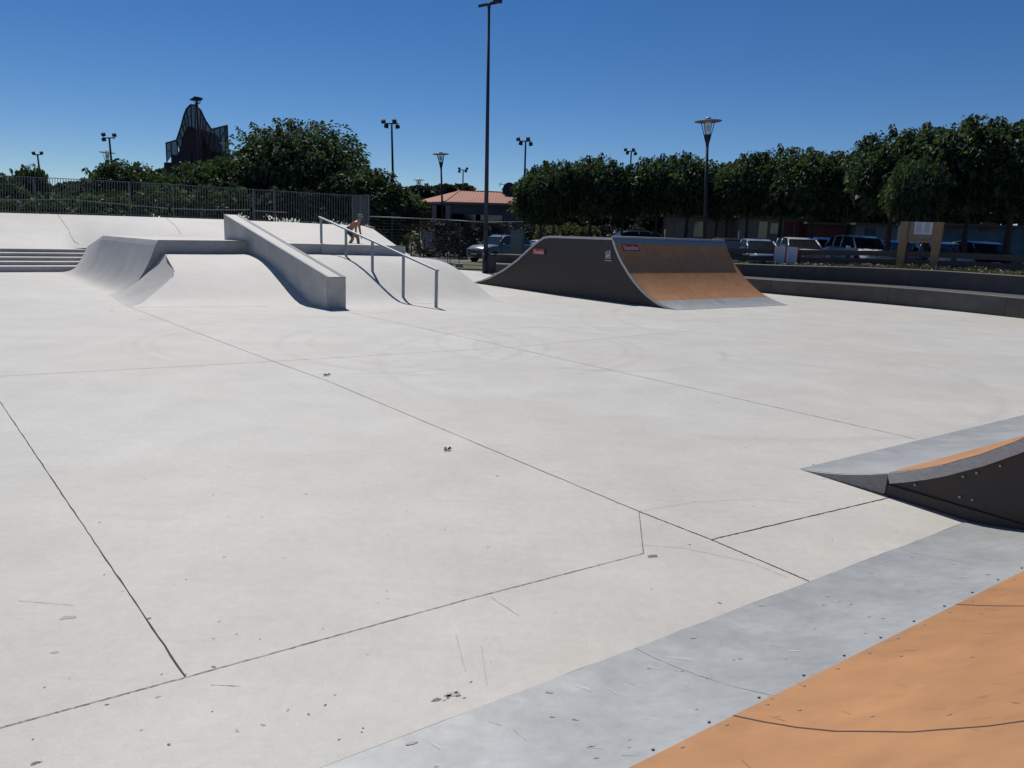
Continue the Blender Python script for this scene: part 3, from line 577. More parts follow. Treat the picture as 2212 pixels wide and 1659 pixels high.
def quarter(root, org, P, e, n, e0, e1, deckend, seams=(), plate_seams=(), screws=True, vert=False):
    """P origin at the plate's front edge, e along the edge, n up the ramp"""
    def S(s, z, ee): return P + e * ee + n * s + UP * z
    ip = 6
    pl = MB(); ro = [[S(s, z, e0) for s, z in PR[:ip + 1]], [S(s, z, e1) for s, z in PR[:ip + 1]]]; pl.grid(ro); pl.grid([[p - UP * .006 for p in ro[0]], ro[0]]); pl.grid([[p - UP * .006 for p in ro[1]], ro[1]])
    for es in plate_seams: ribbon(pl, sub([S(s, z, es) for s, z in PR[:ip + 1]], 2), .0035, 2, UP, .002, .5)
    if screws:
        e_ = e0 + .15
        while e_ < e1:
            s = .79 - .035; pl.tube(S(s, .1787, e_), S(s, .1827 + .0015, e_), .006, n=10, mi=1); pl.tube(S(s, .181, e_), S(s, .1845, e_), .0052, n=8, mi=0); e_ += .30
        for k in range(120):
            ee = R.uniform(e0, min(e1, 4)); s = R.uniform(.05, .7); z = [z0 + (z1 - z0) * (s - s0) / (s1 - s0) for (s0, z0), (s1, z1) in zip(PR, PR[1:]) if s0 <= s <= s1][0]
            if R.random() < .5: blob(pl, S(s, z, ee), R.uniform(.003, .010), 2, 8, R.uniform(1.2, 4), R.uniform(-.4, .6), .003)
            else: q = S(s, z, ee); l = R.uniform(.03, .13); d = (e * R.uniform(-.3, .8) + n).normalized(); q2 = q + d * l; q2.z = q.z + l * .25; ribbon(pl, sub([q, q2], 3), R.uniform(.0012, .003), R.choice((2, 3)), UP, .003, .5)
    ribbon(pl, sub([S(-.004, 0, e0), S(-.004, 0, e1)], 40), .006, 1, UP, .002, .5); ribbon(pl, sub([S(.09, .0138, e0), S(.09, .0138, e1)], 40), .002, 2, UP, .002, .5)  # dark joint line at the front edge also paints in the plate's edge shadow
    pl.build('steel_plate', ['plate', 'joint', 'stainl', 'white2'], root, True, org=org)
    om = MB(); om.grid([[S(s, z + .003, e0) for s, z in PR[ip:]], [S(s, z + .003, e1) for s, z in PR[ip:]]])
    for es, smax in seams: ribbon(om, sub([S(s, z + .003, es) for s, z in PR[ip:] if s < smax + .01], 2), .008, 1, (UP - n * .4).normalized(), .0015, .1)
    if screws:
        e_ = e0 + .1; j = 0
        while e_ < min(e1, 5):
            near = min([abs(e_ - q[0]) for q in seams] + [9])
            for (s0, z0), (s1, z1) in zip(PR[6:], PR[7:]):
                if (j % 3 == 0 and PR.index((s0, z0)) in (6, 7, 9, 11, 13, 15)) or PR.index((s0, z0)) == 6:
                    d = Vc(n * (s1 - s0) + UP * (z1 - z0)).normalized(); nn = e.cross(d); nn = nn if nn.z > 0 else -nn
                    q = S(s0 + .04, z0 + .003 + .04 * (z1 - z0) / (s1 - s0), e_); om.tube(q - nn * .002, q + nn * .001, .0075, n=10, mi=1); om.tube(q, q + nn * .0016, .0055, n=8, mi=2)
            e_ += .24; j += 1
    if screws:
        for k in range(70):
            ee = R.uniform(.2, 4.9); i0 = R.choice((6, 7, 8, 9, 10, 11, 12)); s0, z0 = PR[i0]; s1, z1 = PR[i0 + 1]; f = R.random(); q = S(s0 + (s1 - s0) * f, z0 + (z1 - z0) * f + .003, ee); d = (n * (s1 - s0) + UP * (z1 - z0)).normalized(); nn = e.cross(d); nn = nn if nn.z > 0 else -nn
            dd = (e * R.uniform(-.8, .8) + d).normalized(); l = R.uniform(.015, .045); ribbon(om, [q - dd * l, q, q + dd * l], R.uniform(.001, .0026), 3, nn, .002, .5)
    om.build('riding_surface', ['orange', 'joint', 'steel', 'scuff'], root, True, org=org)
    return S
a0 = Z(700, 1659); e1_ = Vc((cos(rad(35.13)), sin(rad(35.13)), 0)); n1_ = Vc((e1_.y, -e1_.x, 0))
R1 = thing('quarter_pipe', 'nearest quarter pipe with scratched steel lip and orange riding surface in the bottom right corner', 'skate ramp', a0, 0, 'quarter pipes in the near right corner')
R.seed(5)
S1 = quarter(R1, a0, a0, e1_, n1_, -2.2, 5.0, 5, seams=((1.347, 2.7), (3.095, 2.7), (-.4, 2.7)), plate_seams=(1.6, 4.0))
dk = MB(); dk.prism([S1(2.72, 1.86, -2.2), S1(4.2, 1.86, -2.2), S1(4.2, 1.92, -2.2), S1(2.72, 1.92, -2.2)], e1_ * 7.2); dk.build('deck', 'ply', R1, org=a0)
sd = MB(); sd.poly([S1(s, z - .012, -2.2) for s, z in PR] + [S1(4.2, 1.86, -2.2), S1(4.2, 0, -2.2)]); sd.poly([S1(4.2, 0, -2.2), S1(4.2, 1.86, -2.2), S1(4.2, 1.86, 5), S1(4.2, 0, 5)]); sd.build('side_panel', 'dark', R1, org=a0)
# second one, set forward
P2_ = a0 + n1_ * -1.445; R2 = thing('quarter_pipe', 'quarter pipe set forward at the right edge, showing its black side panel with bolts', 'skate ramp', P2_ + e1_ * 5.02, 0, 'quarter pipes in the near right corner')
R.seed(9); og = R2.location.copy()
S2 = quarter(R2, og, P2_, e1_, n1_, 5.02, 10.5, 5, seams=((7.5, 2.7),), plate_seams=(8,), screws=False)
wd = MB(); wd.poly([S2(s, z - .004, 5.0) for s, z in PR[:7]] + [S2(.785, .012, 5.0), S2(.0, .0, 5.0)][:1] + [S2(.0, .0, 5.0)]); wd.prism([S2(s, z - .004, 5.0) for s, z in PR[:7]] + [S2(.785, .012, 5.0)], e1_ * .02); wd.build('lip_side', 'ply', R2, org=og)
eb = MB(); up_e = [S2(s, z - .001, 5.0) for s, z in PR[6:]]; lo_e = []
for i, (s, z) in enumerate(PR[6:]):
    (sa, za), (sb, zb) = PR[max(6, 5 + i)], PR[min(len(PR) - 1, 7 + i)]; d = Vc((sb - sa, zb - za)).normalized(); lo_e.append(S2(s + d.y * .085, z - d.x * .085, 5.0))
eb.grid([up_e, lo_e]); eb.grid([up_e, [p + e1_ * .03 for p in up_e]]); eb.grid([lo_e, [p + e1_ * .04 for p in lo_e]]); eb.build('edge_band', 'ply', R2, org=og)
sp = MB(); sp.poly([S2(s, z - .08, 5.03) for s, z in PR[6:]] + [S2(4.2, 1.86, 5.03), S2(4.2, 0, 5.03), S2(.79, 0, 5.03)]); 
for z_, h_ in ((0.0, .0),): sp.box(S2(2.2, .05, 5.02), (.02, 2.8, .09), (e1_, n1_, UP))
sp.build('side_panel', 'dark', R2, org=og)
bt = MB()
for x, y in ((1296, 662), (1702, 591), (1817, 561), (2016, 501), (1674, 764), (1780, 787)):
    q = VP((3000 + x * 1032 / 2212) / 1.8228, (1600 + y * 1032 / 2212) / 1.8228, S2(0, 0, 5.03), n1_); bt = MB(); bt.tube(q - e1_ * .004, q + e1_ * -.012, .009, n=10); bt.build('bolt_head', 'steel', R2, org=og)
# spine ramp in the middle distance
p0 = Z(1418, 664.5); dS = Vc((cos(rad(126.9)), sin(rad(126.9)), 0)); wS = Vc((dS.y, -dS.x, 0)); WS = 5.3; oS = p0 - dS * .73
def SS(s, z, w_=0.): return p0 + dS * s + wS * w_ + UP * z
right = [(s - .76, z) for s, z in PR]; right[-1] = (2.0, 1.93)
left = [(5.0, 1.91), (5.3, 1.87), (5.55, 1.76), (5.85, 1.6), (6.24, 1.37), (6.78, 1.03), (7.53, .66), (8.44, .31), (9.0, .14), (9.6, .01)]
SP = thing('spine_ramp', 'large freestanding ramp with a black side panel, flat deck and orange curved face', 'skate ramp', p0)
def gridS(mb, prof_, mi=0, w0=0, w1=WS, dz=0): mb.grid([[SS(s, z + dz, w0) for s, z in prof_], [SS(s, z + dz, w1) for s, z in prof_]], mi)
m = MB(); gridS(m, right[:7]); ribbon(m, sub([SS(s, z, 2.6) for s, z in right[:7]], 2), .012, 1); m.build('steel_plate', ['plate', 'joint'], SP, True, org=p0)
m = MB(); gridS(m, right[6:-1]); 
for w_ in (1.25, 2.5, 3.75): ribbon(m, sub([SS(s, z, w_) for s, z in right[6:-1]], 2), .006, 1, (UP - dS).normalized(), .002)
m.build('riding_surface', ['orange', 'joint'], SP, True, org=p0)
m = MB(); gridS(m, [right[-2], right[-1], (2.06, 1.945)], dz=.004); m.tube(SS(2.0, 1.95, 0), SS(2.0, 1.95, WS), .03, n=10); m.build('coping', 'steel', SP, True, org=p0)
m = MB(); gridS(m, [(2.06, 1.94)] + [left[0]]); gridS(m, left[:1] + left[1:]); m.build('deck', 'ply', SP, True, org=p0)
fullp = right + left
m = MB(); m.poly([SS(s, z - .05, .03) for s, z in fullp if True] + [SS(9.2, -.02, .03), SS(-.2, -.02, .03)]); m.build('side_panel', 'dark', SP, org=p0)
m = MB(); m.poly([SS(s, z - .05, WS - .03) for s, z in fullp] + [SS(9.2, -.02, WS - .03), SS(-.2, -.02, WS - .03)]); m.build('side_panel', 'dark', SP, org=p0)
m = MB(); o_ = [SS(s, z, 0) for s, z in fullp]; i_ = []
for i, (s, z) in enumerate(fullp):
    (sa, za), (sb, zb) = fullp[max(0, i - 1)], fullp[min(len(fullp) - 1, i + 1)]; d = Vc((sb - sa, zb - za)).normalized(); wd_ = .075 * min(1, i / 5 + .1, (len(fullp) - 1 - i) / 2 + .15); i_.append(SS(s + d.y * wd_, z - d.x * wd_, 0))
m.grid([o_, i_]); m.grid([o_, [p + wS * .04 for p in o_]]); m.grid([[p + wS * WS for p in o_], [p + wS * WS for p in i_]]); m.build('edge_band', 'ply', SP, True, org=p0)
def on_side(x, y): return VP(x, y, SS(0, 0, .0), dS)
k5 = lambda x, y: ((2050 + x * 500 / 2212) / 1.8228, (900 + y * 500 / 2212) / 1.8228)
c = on_side(*k5(316, 400)) ; wst = (on_side(*k5(415, 400)) - on_side(*k5(218, 400))).length; hst = .20
sticker(SP, p0, c, -dS, UP, wst, hst, 'Skatelite')
# white mark near the edge: slanted three-bar letter over small lines
c = on_side(*k5(1525, 440)); rx_, n_ = -dS, (-dS).cross(UP); rx2 = (rx_ * .97 + UP * .2).normalized(); up2 = (UP * .97 - rx_ * .2).normalized(); m = MB()
for k in (-1, 0, 1): m.box(c + rx2 * (.0 + .085 * k) + up2 * .03 + n_ * .004, (.03, .13, .004), (rx2, up2, n_))
m.box(c - up2 * .05 + n_ * .004, (.2, .035, .004), (rx2, up2, n_))
for k, wln in ((0, .26), (1, .24), (3, .3)): m.box(on_side(*k5(1525, 492 + 22 * k)) + n_ * .004, (wln, .018, .004), (rx_, UP, n_))
m.build('white_mark', 'letter', SP, org=p0)
mm = MB(); z4 = lambda x, y: ((1800 + x * 1400 / 2212) / 1.8228, (800 + y * 1400 / 2212) / 1.8228)
# sticker on the orange face
sA, sB = (1.74, 1.56), (1.88, 1.77)
dn = Vc(dS * (sB[0] - sA[0]) + UP * (sB[1] - sA[1])).normalized(); c = SS(1.83, 1.65, .62) - dS * .02; sticker(SP, p0, c, wS, dn, .72, .25, 'Skatelite')

# ------------------------------------------------------------------ lamps and floodlights
def along(o, b, t): 
    d = (t - b).normalized(); o.rotation_mode = 'QUATERNION'; o.rotation_quaternion = UP.rotation_difference(d)
def street_lamp(px, py, dpx, bx, by, lab):
    D = 1.25 * F / dpx; t = Y(px, py, D); zg = Hh(t.x, D); b = Y(bx, by, D); k = (t.z - zg) / (t.z - b.z); b = t.lerp(b, k); H = (t - b).length / 1.47
    r = thing('street_lamp', lab, 'street lamp', b, 0, 'round disc street lamps'); along(r, b, t); r.scale = (1.47,) * 3
    m = MB(); m.tube((0, 0, 0), (0, 0, 1), .075, .07, 10); m.tube((0, 0, 1), (0, 0, H - .75), .06, .045, 10); m.build('pole', 'pole', r, True)
    m = MB(); m.lathe([(.045, H - .78), (.05, H - .72), (.1, H - .42), (.1, H - .4), (0, H - .4)]); 
    for i in range(4): a = pi / 4 + i * pi / 2; m.tube((cos(a) * .07, sin(a) * .07, H - .62), (cos(a) * .24, sin(a) * .24, H - .03), .012, n=6)
    m.build('bracket', 'pole', r, True)
    m = MB(); m.lathe([(.09, H - .4), (.115, H - .2), (.115, H - .02)]); m.build('glass', 'lglass', r, True)
    m = MB(); m.lathe([(0, H - .3), (.05, H - .28), (.055, H - .14), (0, H - .1)]); m.build('bulb', 'lens', r, True)
    m = MB(); m.lathe([(.02, H - .005), (.32, H - .02), (.425, H - .01), (.425, H + .01), (.3, H + .03), (0, H + .05)], n=28); m.build('disc', 'disc', r, True)
    m = MB(); m.lathe([(.11, H + .04), (.1, H + .09), (.05, H + .13), (0, H + .14)]); m.build('cap', 'lens', r, True)
street_lamp(1529.5, 262.1, 55.3, 1521.8, 512, 'tallest looking disc lamp on a dark post in front of the right tree row')
street_lamp(952, 333, 34.5, 957, 500, 'disc lamp in front of the left slope of the tile roof')
street_lamp(904.6, 389, 23.4, 905.5, 470, 'smallest disc lamp, left of the tile roof')
street_lamp(1572, 359, 32.2, 1569, 500, 'disc lamp half hidden among the right tree crowns')
street_lamp(231.3, 329.7, 31.2, 236, 450, 'disc lamp above the left trees, left of the brown tower')
def flood(px, py, bx, by, D, wpx, lab, style='four', base=None, rtop=.07, rbot=.12, tw=0.):
    t = Y(px, py, D); b = Y(bx, by, D); zg = Hh(t.x, D); k = (t.z - zg) / (t.z - b.z); b = t.lerp(b, k); H = (t - b).length; w = wpx * D / F / 2
    r = thing('floodlight_mast', lab, 'floodlight', b, 0, 'dark floodlight masts'); along(r, b, t)
    m = MB(); m.tube((0, 0, 0), (0, 0, H), rbot, rtop, 12); m.build('mast', 'pole', r, True)
    a_ = Vc((cos(tw), sin(tw), 0)); f_ = Vc((-sin(tw), cos(tw), 0)); m = MB(); m.bar(-a_ * w * .8 + UP * H, a_ * w * .8 + UP * H, .08, .08); m.build('crossarm', 'pole', r)
    if style == 'four': L_ = [(-1, .18, .6), (-.7, -.25, -.5), (.35, .22, .3), (.75, -.3, .4)]
    elif style == 'square': L_ = [(-.8, .18, .05), (.8, .2, .05), (-.8, -.28, .05), (.55, -.22, .05)]
    elif style == 'two': L_ = [(-.7, .2, .1), (.7, .2, .1)]
    elif style == 'three': L_ = [(-.8, .33, .5), (-.8, -.18, .4), (.7, .28, 0)]
    for x_, z_, tl in L_:
        c = a_ * (x_ * w) + UP * (H + z_ * w * 1.3); X = (a_ * cos(tl) + UP * sin(tl) * .4 + f_ * sin(tl) * .5).normalized(); Zz = (UP - X * UP.dot(X)).normalized(); Yy = Zz.cross(X)
        m = MB(); hw_ = w * .28; tilt = .35; Y2 = (Yy * cos(tilt) + Zz * sin(tilt)); Z2 = X.cross(Y2)
        vs = []
        for yy, s in ((-.12, .75), (.10, 1.)):
            vs += [c + Y2 * (yy * w * 1.2) + X * (i * hw_ * s) + Z2 * (j * hw_ * s * .9) for i, j in ((-1, -1), (1, -1), (1, 1), (-1, 1))]
        m.add(vs, [(3, 2, 1, 0), (4, 5, 6, 7), (0, 1, 5, 4), (1, 2, 6, 5), (2, 3, 7, 6), (3, 0, 4, 7)]); m.bar(c, a_ * (x_ * w * .9) + UP * H, .04, .04)
        o = m.build('floodlight', 'pole', r)
    return r, H, w
flood(846, 267, 849, 392, 60, 33, 'dark mast with four tilted floodlights standing right behind the largest tree')
flood(1135.5, 305, 1133, 392, 66, 30, 'dark mast with four tilted floodlights right of the tallest pole')
flood(1000.5, 367, 999.5, 430, 100, 20, 'small mast with four square floodlights over the tile roof', 'square')
flood(1364, 327, 1362.5, 350, 80, 24, 'mast with four floodlights just above the right tree row')
flood(236, 298, 241, 352, 62, 30, 'mast with three floodlights above the disc lamp at the left', 'three')
flood(81, 334, 87, 380, 70, 24, 'farthest left mast with two floodlights and a side street lamp arm', 'two')
r, H, w_ = flood(425, 219, 430, 320, 62, 3, 'mast with one big flat floodlight standing against the brown tower', 'none' if False else 'square', rtop=.09)
for ch in list(r.children):
    if ch.name.startswith('floodlight'): bpy.data.objects.remove(ch)
m = MB(); m.add([(-.58, 0, H + .1), (-.3, -.2, H - .0), (.32, -.2, H - .02), (.45, 0, H + .12), (.42, .2, H + .28), (-.05, .25, H + .38), (-.1, -.1, H + .36), (.3, -.1, H + .3)], [(0, 1, 6), (1, 2, 7, 6), (2, 3, 7), (3, 4, 7), (4, 5, 6, 7), (5, 0, 6), (0, 5, 4, 3, 2, 1)]); m.tube((-.15, 0, H - .25), (.2, 0, H - .1), .05, n=6); m.tube((.3, 0, H), (.2, 0, H - .15), .03, n=6); m.tube((-.2, 0, H), (-.1, 0, H - .2), .03, n=6); m.build('floodlight', 'pole', r)
# small street light arm on the far left mast
# tall main pole
D = 36.8; b = Y(1048.5, 588, D); t = Y(1056.4, 12, D); b = t.lerp(b, (t.z - 0) / (t.z - b.z)); H = (t - b).length
MP = thing('floodlight_mast', 'tallest dark pole in the centre, rising out of the top of the picture', 'floodlight', b, 0, 'dark floodlight masts'); along(MP, b, t)
m = MB(); m.tube((0, 0, 0), (0, 0, .98), .155, .15, 14); m.tube((0, 0, .98), (0, 0, H), .112, .058, 14); m.box((.0, -.1, 2.0), (.1, .08, .22)); m.box((.0, -.11, 2.25), (.16, .05, .03)); m.build('mast', 'pole', MP, True)
m = MB(); m.tube((-.46, -.1, H - .06), (.5, .3, H + .26), .065, n=12); m.tube((0, 0, H - .1), (0, .03, H + .1), .075, n=10); m.box((.38, .1, H + .2), (.4, .2, .1)); m.build('crossarm', 'pole', MP, True)
m = MB(); m.box((.32, .1, H + .5), (.6, .2, .42)); m.tube((.05, .1, H + .3), (.6, .1, H + .3), .02, n=6); m.build('floodlight', 'pole', MP)
# waste bin by the pole
c = Y(1060, 571, 36.6); BN = thing('waste_bin', 'dark ribbed waste bin beside the foot of the tallest pole', 'bin', (c.x + .05, 36.6, 0)); m = MB()
m.lathe([(0, .02), (.17, .02), (.2, .5), (.21, .85), (.19, .86), (.18, .5)], n=20); 
for i in range(20): a = 2 * pi * i / 20; m.tube((cos(a) * .19, sin(a) * .19, .05), (cos(a) * .212, sin(a) * .212, .82), .012, n=5)
m.build('body', 'plastic', BN); m = MB(); m.lathe([(.22, .84), (.22, .9), (.16, .93), (.1, .93)], n=20); m.build('rim', 'plastic', BN, True)

# ------------------------------------------------------------------ brown tower with mesh crown
zt_ = lambda x, y: ((550 + x / 4.1475) / 1.8228, (350 + y / 4.1475) / 1.8228)
TD = 84.; TW = thing('climbing_tower', 'dark brown brick tower topped by curved see-through metal mesh screens', 'tower', (Y(425, 400, TD).x, TD, 0))
def tpt(x, y, D=TD): return Y(*zt_(x, y), D)
for poly, dep, dd in (([(510, 1075), (625, 1075), (640, 1500), (510, 1500)], 2.5, .0), ([(395, 1200), (520, 1200), (520, 1500), (395, 1500)], 2.5, .3), ([(625, 1065), (660, 960), (700, 780), (780, 620), (850, 612), (905, 650), (985, 655), (985, 1500), (625, 1500)], 4., -.6), ([(985, 650), (1015, 680), (1060, 805), (1115, 955), (1155, 955), (1155, 1500), (985, 1500)], 4.5, .4), ([(1150, 1030), (1332, 1030), (1332, 1500), (1150, 1500)], 3., 1.)):
    m = MB(); pts = [tpt(x, y, TD + dd) for x, y in poly]; pts = [Vc((p.x, p.y, max(p.z, 0) if y < 1490 else 0)) for p, (x, y) in zip(pts, poly)]; m.prism(pts, (0, dep, 0)); m.build('brick_wall', 'brick', TW, org=TW.location)
m = MB(); m.prism([tpt(750, 1010, TD - .7), tpt(840, 1010, TD - .7), tpt(840, 1300, TD - .7), tpt(750, 1300, TD - .7)], (0, .06, 0)); m.build('recess', 'pole', TW, org=TW.location)
scr = [[((430, 885), (445, 1200)), ((510, 865), (520, 1100)), ((605, 835), (625, 1075))], [((605, 835), (655, 990)), ((650, 700), (690, 830)), ((690, 560), (730, 720)), ((725, 430), (765, 650)), ((765, 330), (800, 625)), ((835, 258), (850, 620)), ((915, 268), (905, 655)), ((1000, 355), (985, 660)), ((1040, 445), (1030, 740)), ((1085, 535), (1060, 810)), ((1170, 660), (1115, 960))], [((1170, 660), (1130, 960)), ((1215, 648), (1225, 1035)), ((1310, 625), (1325, 1035)), ((1392, 605), (1400, 1130)), ((1430, 595), (1455, 1140))]]
for grp, dds in zip(scr, ((1.2, .4, -.4), (-.4, -1.2, -1.8, -2.2, -2.4, -2.5, -2.5, -2.3, -2, -1.6, -.6), (-.6, -.2, .5, 1.2, 1.6))):
    tp_ = [tpt(*a, TD + d) for (a, b_), d in zip(grp, dds)]; bt_ = [tpt(*b_, TD + d * .6) for (a, b_), d in zip(grp, dds)]
    m = MB(); m.grid([tp_, bt_]); sc = m.build('mesh_screen', 'mesh', TW, org=TW.location); sol = sc.modifiers.new('thick', 'SOLIDIFY'); sol.thickness = .03
    m = MB()
    for a, b_ in zip(tp_, tp_[1:]): m.tube(a, b_, .09, n=6)
    for a, b_ in zip(tp_, bt_): m.tube(a, b_, .07, n=6)
    for i in range(0, len(tp_) - 1, 2): m.tube(tp_[i].lerp(bt_[i], .5), tp_[i + 1].lerp(bt_[i + 1], .5), .04, n=6)
    if grp is scr[2]: m.tube(tp_[-1], bt_[1], .07, n=6); m.tube(tp_[-1], bt_[3], .06, n=6); m.tube(tp_[3].lerp(bt_[3], .75), tp_[4].lerp(bt_[4], .75), .06, n=6)
    m.build('frame', 'pole', TW, org=TW.location)

# ------------------------------------------------------------------ houses
k5b = lambda x, y, D: Y((1400 + x / 2.949) / 1.8228, (700 + y / 2.949) / 1.8228, D)
HD = 76.; A_ = k5b(650, 284, HD + 6); B_ = k5b(1030, 276, HD); C_ = k5b(2100, 305, HD + 3); D_ = Vc((C_.x, HD + 16, C_.z)); E_ = Vc((A_.x + 1, HD + 17, A_.z)); R0 = k5b(1205, 149, HD + 8); R1_ = k5b(2000, 182, HD + 9); ez = (A_.z + B_.z + C_.z) / 3
HO = thing('tile_roof_house', 'low house with an orange clay tile roof, seen past the poles', 'house', (B_.x, HD, 0))
m = MB(); m.poly([A_, B_, R0]); m.poly([B_, C_, R1_, R0]); m.poly([C_, D_, R1_]); m.poly([D_, E_, R0, R1_]); m.poly([E_, A_, R0]); rf = m.build('roof', 'tile', HO, org=HO.location)
m = MB(); m.bar(B_, R0, .22, .12); m.bar(R0, R1_, .25, .15); m.build('ridge_tiles', 'tile', rf, org=HO.location)
m = MB(); dz = UP * .12
for p, q in ((A_, B_), (B_, C_)): m.bar(p - dz, q - dz, .2, .22)
m.build('eaves', 'wallh', HO, org=HO.location)
def inset(p, q): return Vc((p.x, p.y + q, 0))
m = MB(); f = [inset(A_, 1.2) + Vc((1., 0, 0)), inset(B_, .9), inset(C_, .9), inset(D_, -.5), inset(E_, -.5)]
for p, q in zip(f, f[1:] + f[:1]): m.poly([p, q, Vc((q.x, q.y, ez - .1)), Vc((p.x, p.y, ez - .1))])
m.build('wall', 'walld', HO, org=HO.location)
for x in (945, 1000): p = k5b(x + 20, 320, HD - 1); m = MB(); m.box((p.x, HD - .4, p.z / 2), (1.3, 1.2, p.z)); m.build('pillar', 'wallh', HO, org=HO.location)
for x in (700, 780, 860): p = k5b(x, 380, HD + 2.2); m = MB(); m.box((p.x, HD + 2.4 + (x < 800) * 1.4, 3), (2.2, .1, 2.6)); m.build('window', 'glassd', HO, org=HO.location)
for x in (1100, 1300, 1550): p = k5b(x, 380, HD + .8); m = MB(); m.box((p.x, HD + .9, 2.2), (2.6, .1, 2.6)); m.build('window', 'glassd', HO, org=HO.location)
p = k5b(1757, 160, HD + 8); m = MB(); m.box((p.x, HD + 8, p.z - .9), (.95, .8, 2.2)); m.box((p.x, HD + 8, p.z + .22), (1.1, .95, .12)); ch = m.build('chimney', 'wallh', HO, org=HO.location)
m = MB(); q = k5b(1780, 148, HD + 7); ds = [(0, 0)] ; m.lathe([(.0, 0), (.5, .08), (.8, .24)], n=20); o = m.build('satellite_dish', 'pole', HO); o.location = q - HO.location; o.rotation_euler = (rad(80), 0, .4)
m = MB(); an_ = k5b(1757, 75, HD + 8); m.tube((an_.x, HD + 8, p.z), an_, .035, n=5); m.tube(an_ + Vc((-.9, 0, .0)), an_ + Vc((.6, 0, -.1)), .03, n=5); m.tube(an_ + Vc((-.6, 0, .25)), an_ + Vc((-.8, 0, -.3)), .025, n=5); m.tube(an_ + Vc((.4, 0, .2)), an_ + Vc((.5, 0, -.35)), .025, n=5); m.build('antenna', 'pole', HO, org=HO.location)
# small tiled shed roof seen under the trees
p = Y(800, 470, 66); q = Y(868, 471, 66); pb = Y(792, 484, 63); qb = Y(872, 485, 63)
SH = thing('tiled_shed', 'small shed with a clay tile roof half hidden behind the hedge', 'shed', (p.x, 64, 0)); m = MB(); m.poly([p, q, qb, pb]); m.poly([p, q, Vc((q.x, 69, pb.z)), Vc((p.x, 69, pb.z))]); m.build('roof', 'tile', SH, org=SH.location)
m = MB(); m.prism([(pb.x + .3, 63.3, 0), (qb.x - .3, 63.3, 0), (qb.x - .3, 63.3, pb.z - .05), (pb.x + .3, 63.3, pb.z - .05)], (0, 5.4, 0)); m.build('wall', 'wallh', SH, org=SH.location)
# low shops beyond the car park
def shop(x0, x1, ty, D, mat_, lab, nm, cat, doors=()):
    a = Y(x0, ty, D); b = Y(x1, ty, D); zg = Hh(a.x, D) - .1; h = a.z; t = thing(nm, lab, cat, ((a.x + b.x) / 2, D, zg)); m = MB(); m.prism([(a.x, D, zg), (b.x, D, zg), (b.x, D, h), (a.x, D, h)], (0, 5, 0)); m.build('wall', mat_, t, org=t.location)
    m = MB(); m.box(((a.x + b.x) / 2, D + 2, h + .08), (b.x - a.x + .6, 5.2, .16)); m.build('roof', 'wood', t, org=t.location)
    for d0, d1, y0, y1, mm_ in doors:
        p = Y(d0, y0, D - .03); q = Y(d1, y1, D - .03); m = MB(); m.box(((p.x + q.x) / 2, D - .0, (p.z + q.z) / 2), (abs(q.x - p.x), .12, abs(p.z - q.z))); m.build('door' if y1 > 508 else 'window', mm_, t, org=t.location)
shop(1440, 1590, 468, 64, 'beige', 'long beige low building seen under the tree crowns above the ramp deck', 'low_building', 'building', ((1460, 1482, 478, 512, 'wallh'), (1500, 1520, 478, 512, 'glassd')))
shop(1600, 1742, 470, 62, 'beige', 'beige low building with dark doors behind the parked cars', 'low_building', 'building', ((1640, 1655, 478, 515, 'glassd'), (1665, 1680, 482, 505, 'glassd'), (1695, 1712, 478, 515, 'redw'), (1720, 1734, 478, 512, 'redw')))
shop(1746, 1830, 484, 61, 'redw', 'dark red panelled wall behind the silver parked car', 'red_wall', 'wall')
shop(1850, 2000, 486, 60, 'wallh', 'grey brown low building behind the white off-road car', 'low_building', 'building', ((1870, 1890, 492, 510, 'glassd'),))
shop(2024, 2330, 487, 50, 'mural', 'long wall painted with a blue and orange mural at the right', 'mural_wall', 'wall', ((2030, 2070, 490, 500, 'orangep'), (2120, 2150, 480, 500, 'orangep')))

# ------------------------------------------------------------------ hedges and shrubs
def shrub(x0, x1, ty, D, dep, mat_, lab, seed, nm='hedge', dens=130, size=.22, grp=None, by=None):
    a = Y(x0, ty, D); b = Y(x1, ty, D); zg = Hh((a.x + b.x) / 2, D); w = (b.x - a.x) / 2; h = (a.z + b.z) / 2 - zg; t = thing(nm, lab, 'hedge' if nm == 'hedge' else 'bush', ((a.x + b.x) / 2, D, zg), 0, grp)
    R.seed(seed); mb = MB(); n = int(dens * (w * 2 * h + w * 2 * dep + dep * h)); 
    for _ in range(n):
        d = rdir(); d.z = abs(d.z) * 1.0; k = R.uniform(.86, 1.04); e = .35 if nm == 'hedge' else .6
        q = Vc((math.copysign(abs(d.x) ** e, d.x) * w, math.copysign(abs(d.y) ** e, d.y) * dep / 2, (d.z ** e) * h if d.z > 0 else 0)) * k
        q += Vc((noise.noise(Vc((q.x * .9, q.y, seed))) * .3, 0, noise.noise(Vc((q.x * .7 + 9, q.y, q.z + seed))) * .35 * min(1, h)))
        if q.z < .02: q.z = R.uniform(0, h * .6)
        s = size * R.uniform(.6, 1.3); leafquad(mb, q, d + rdir() * .8, s, s * .55, .3)
    mb.build('foliage', mat_, t); m = MB(); 
    for k in range(max(1, int(w))): xx = -w * .8 + 1.6 * w * (k + .5) / max(1, int(w)); m.tube((xx, 0, -.1), (xx + .1, 0, h * .6), .05, .03, 6)
    m.build('stems', 'bark', t)
shrub(800, 880, 484, 57, 2.2, 'leafg', 'clipped hedge at the left end, in front of the tiled shed', 81, grp='clipped hedges along the road')
shrub(862, 970, 480, 58, 2.6, 'leafg', 'clipped hedge behind the pair of fence posts', 82, grp='clipped hedges along the road')
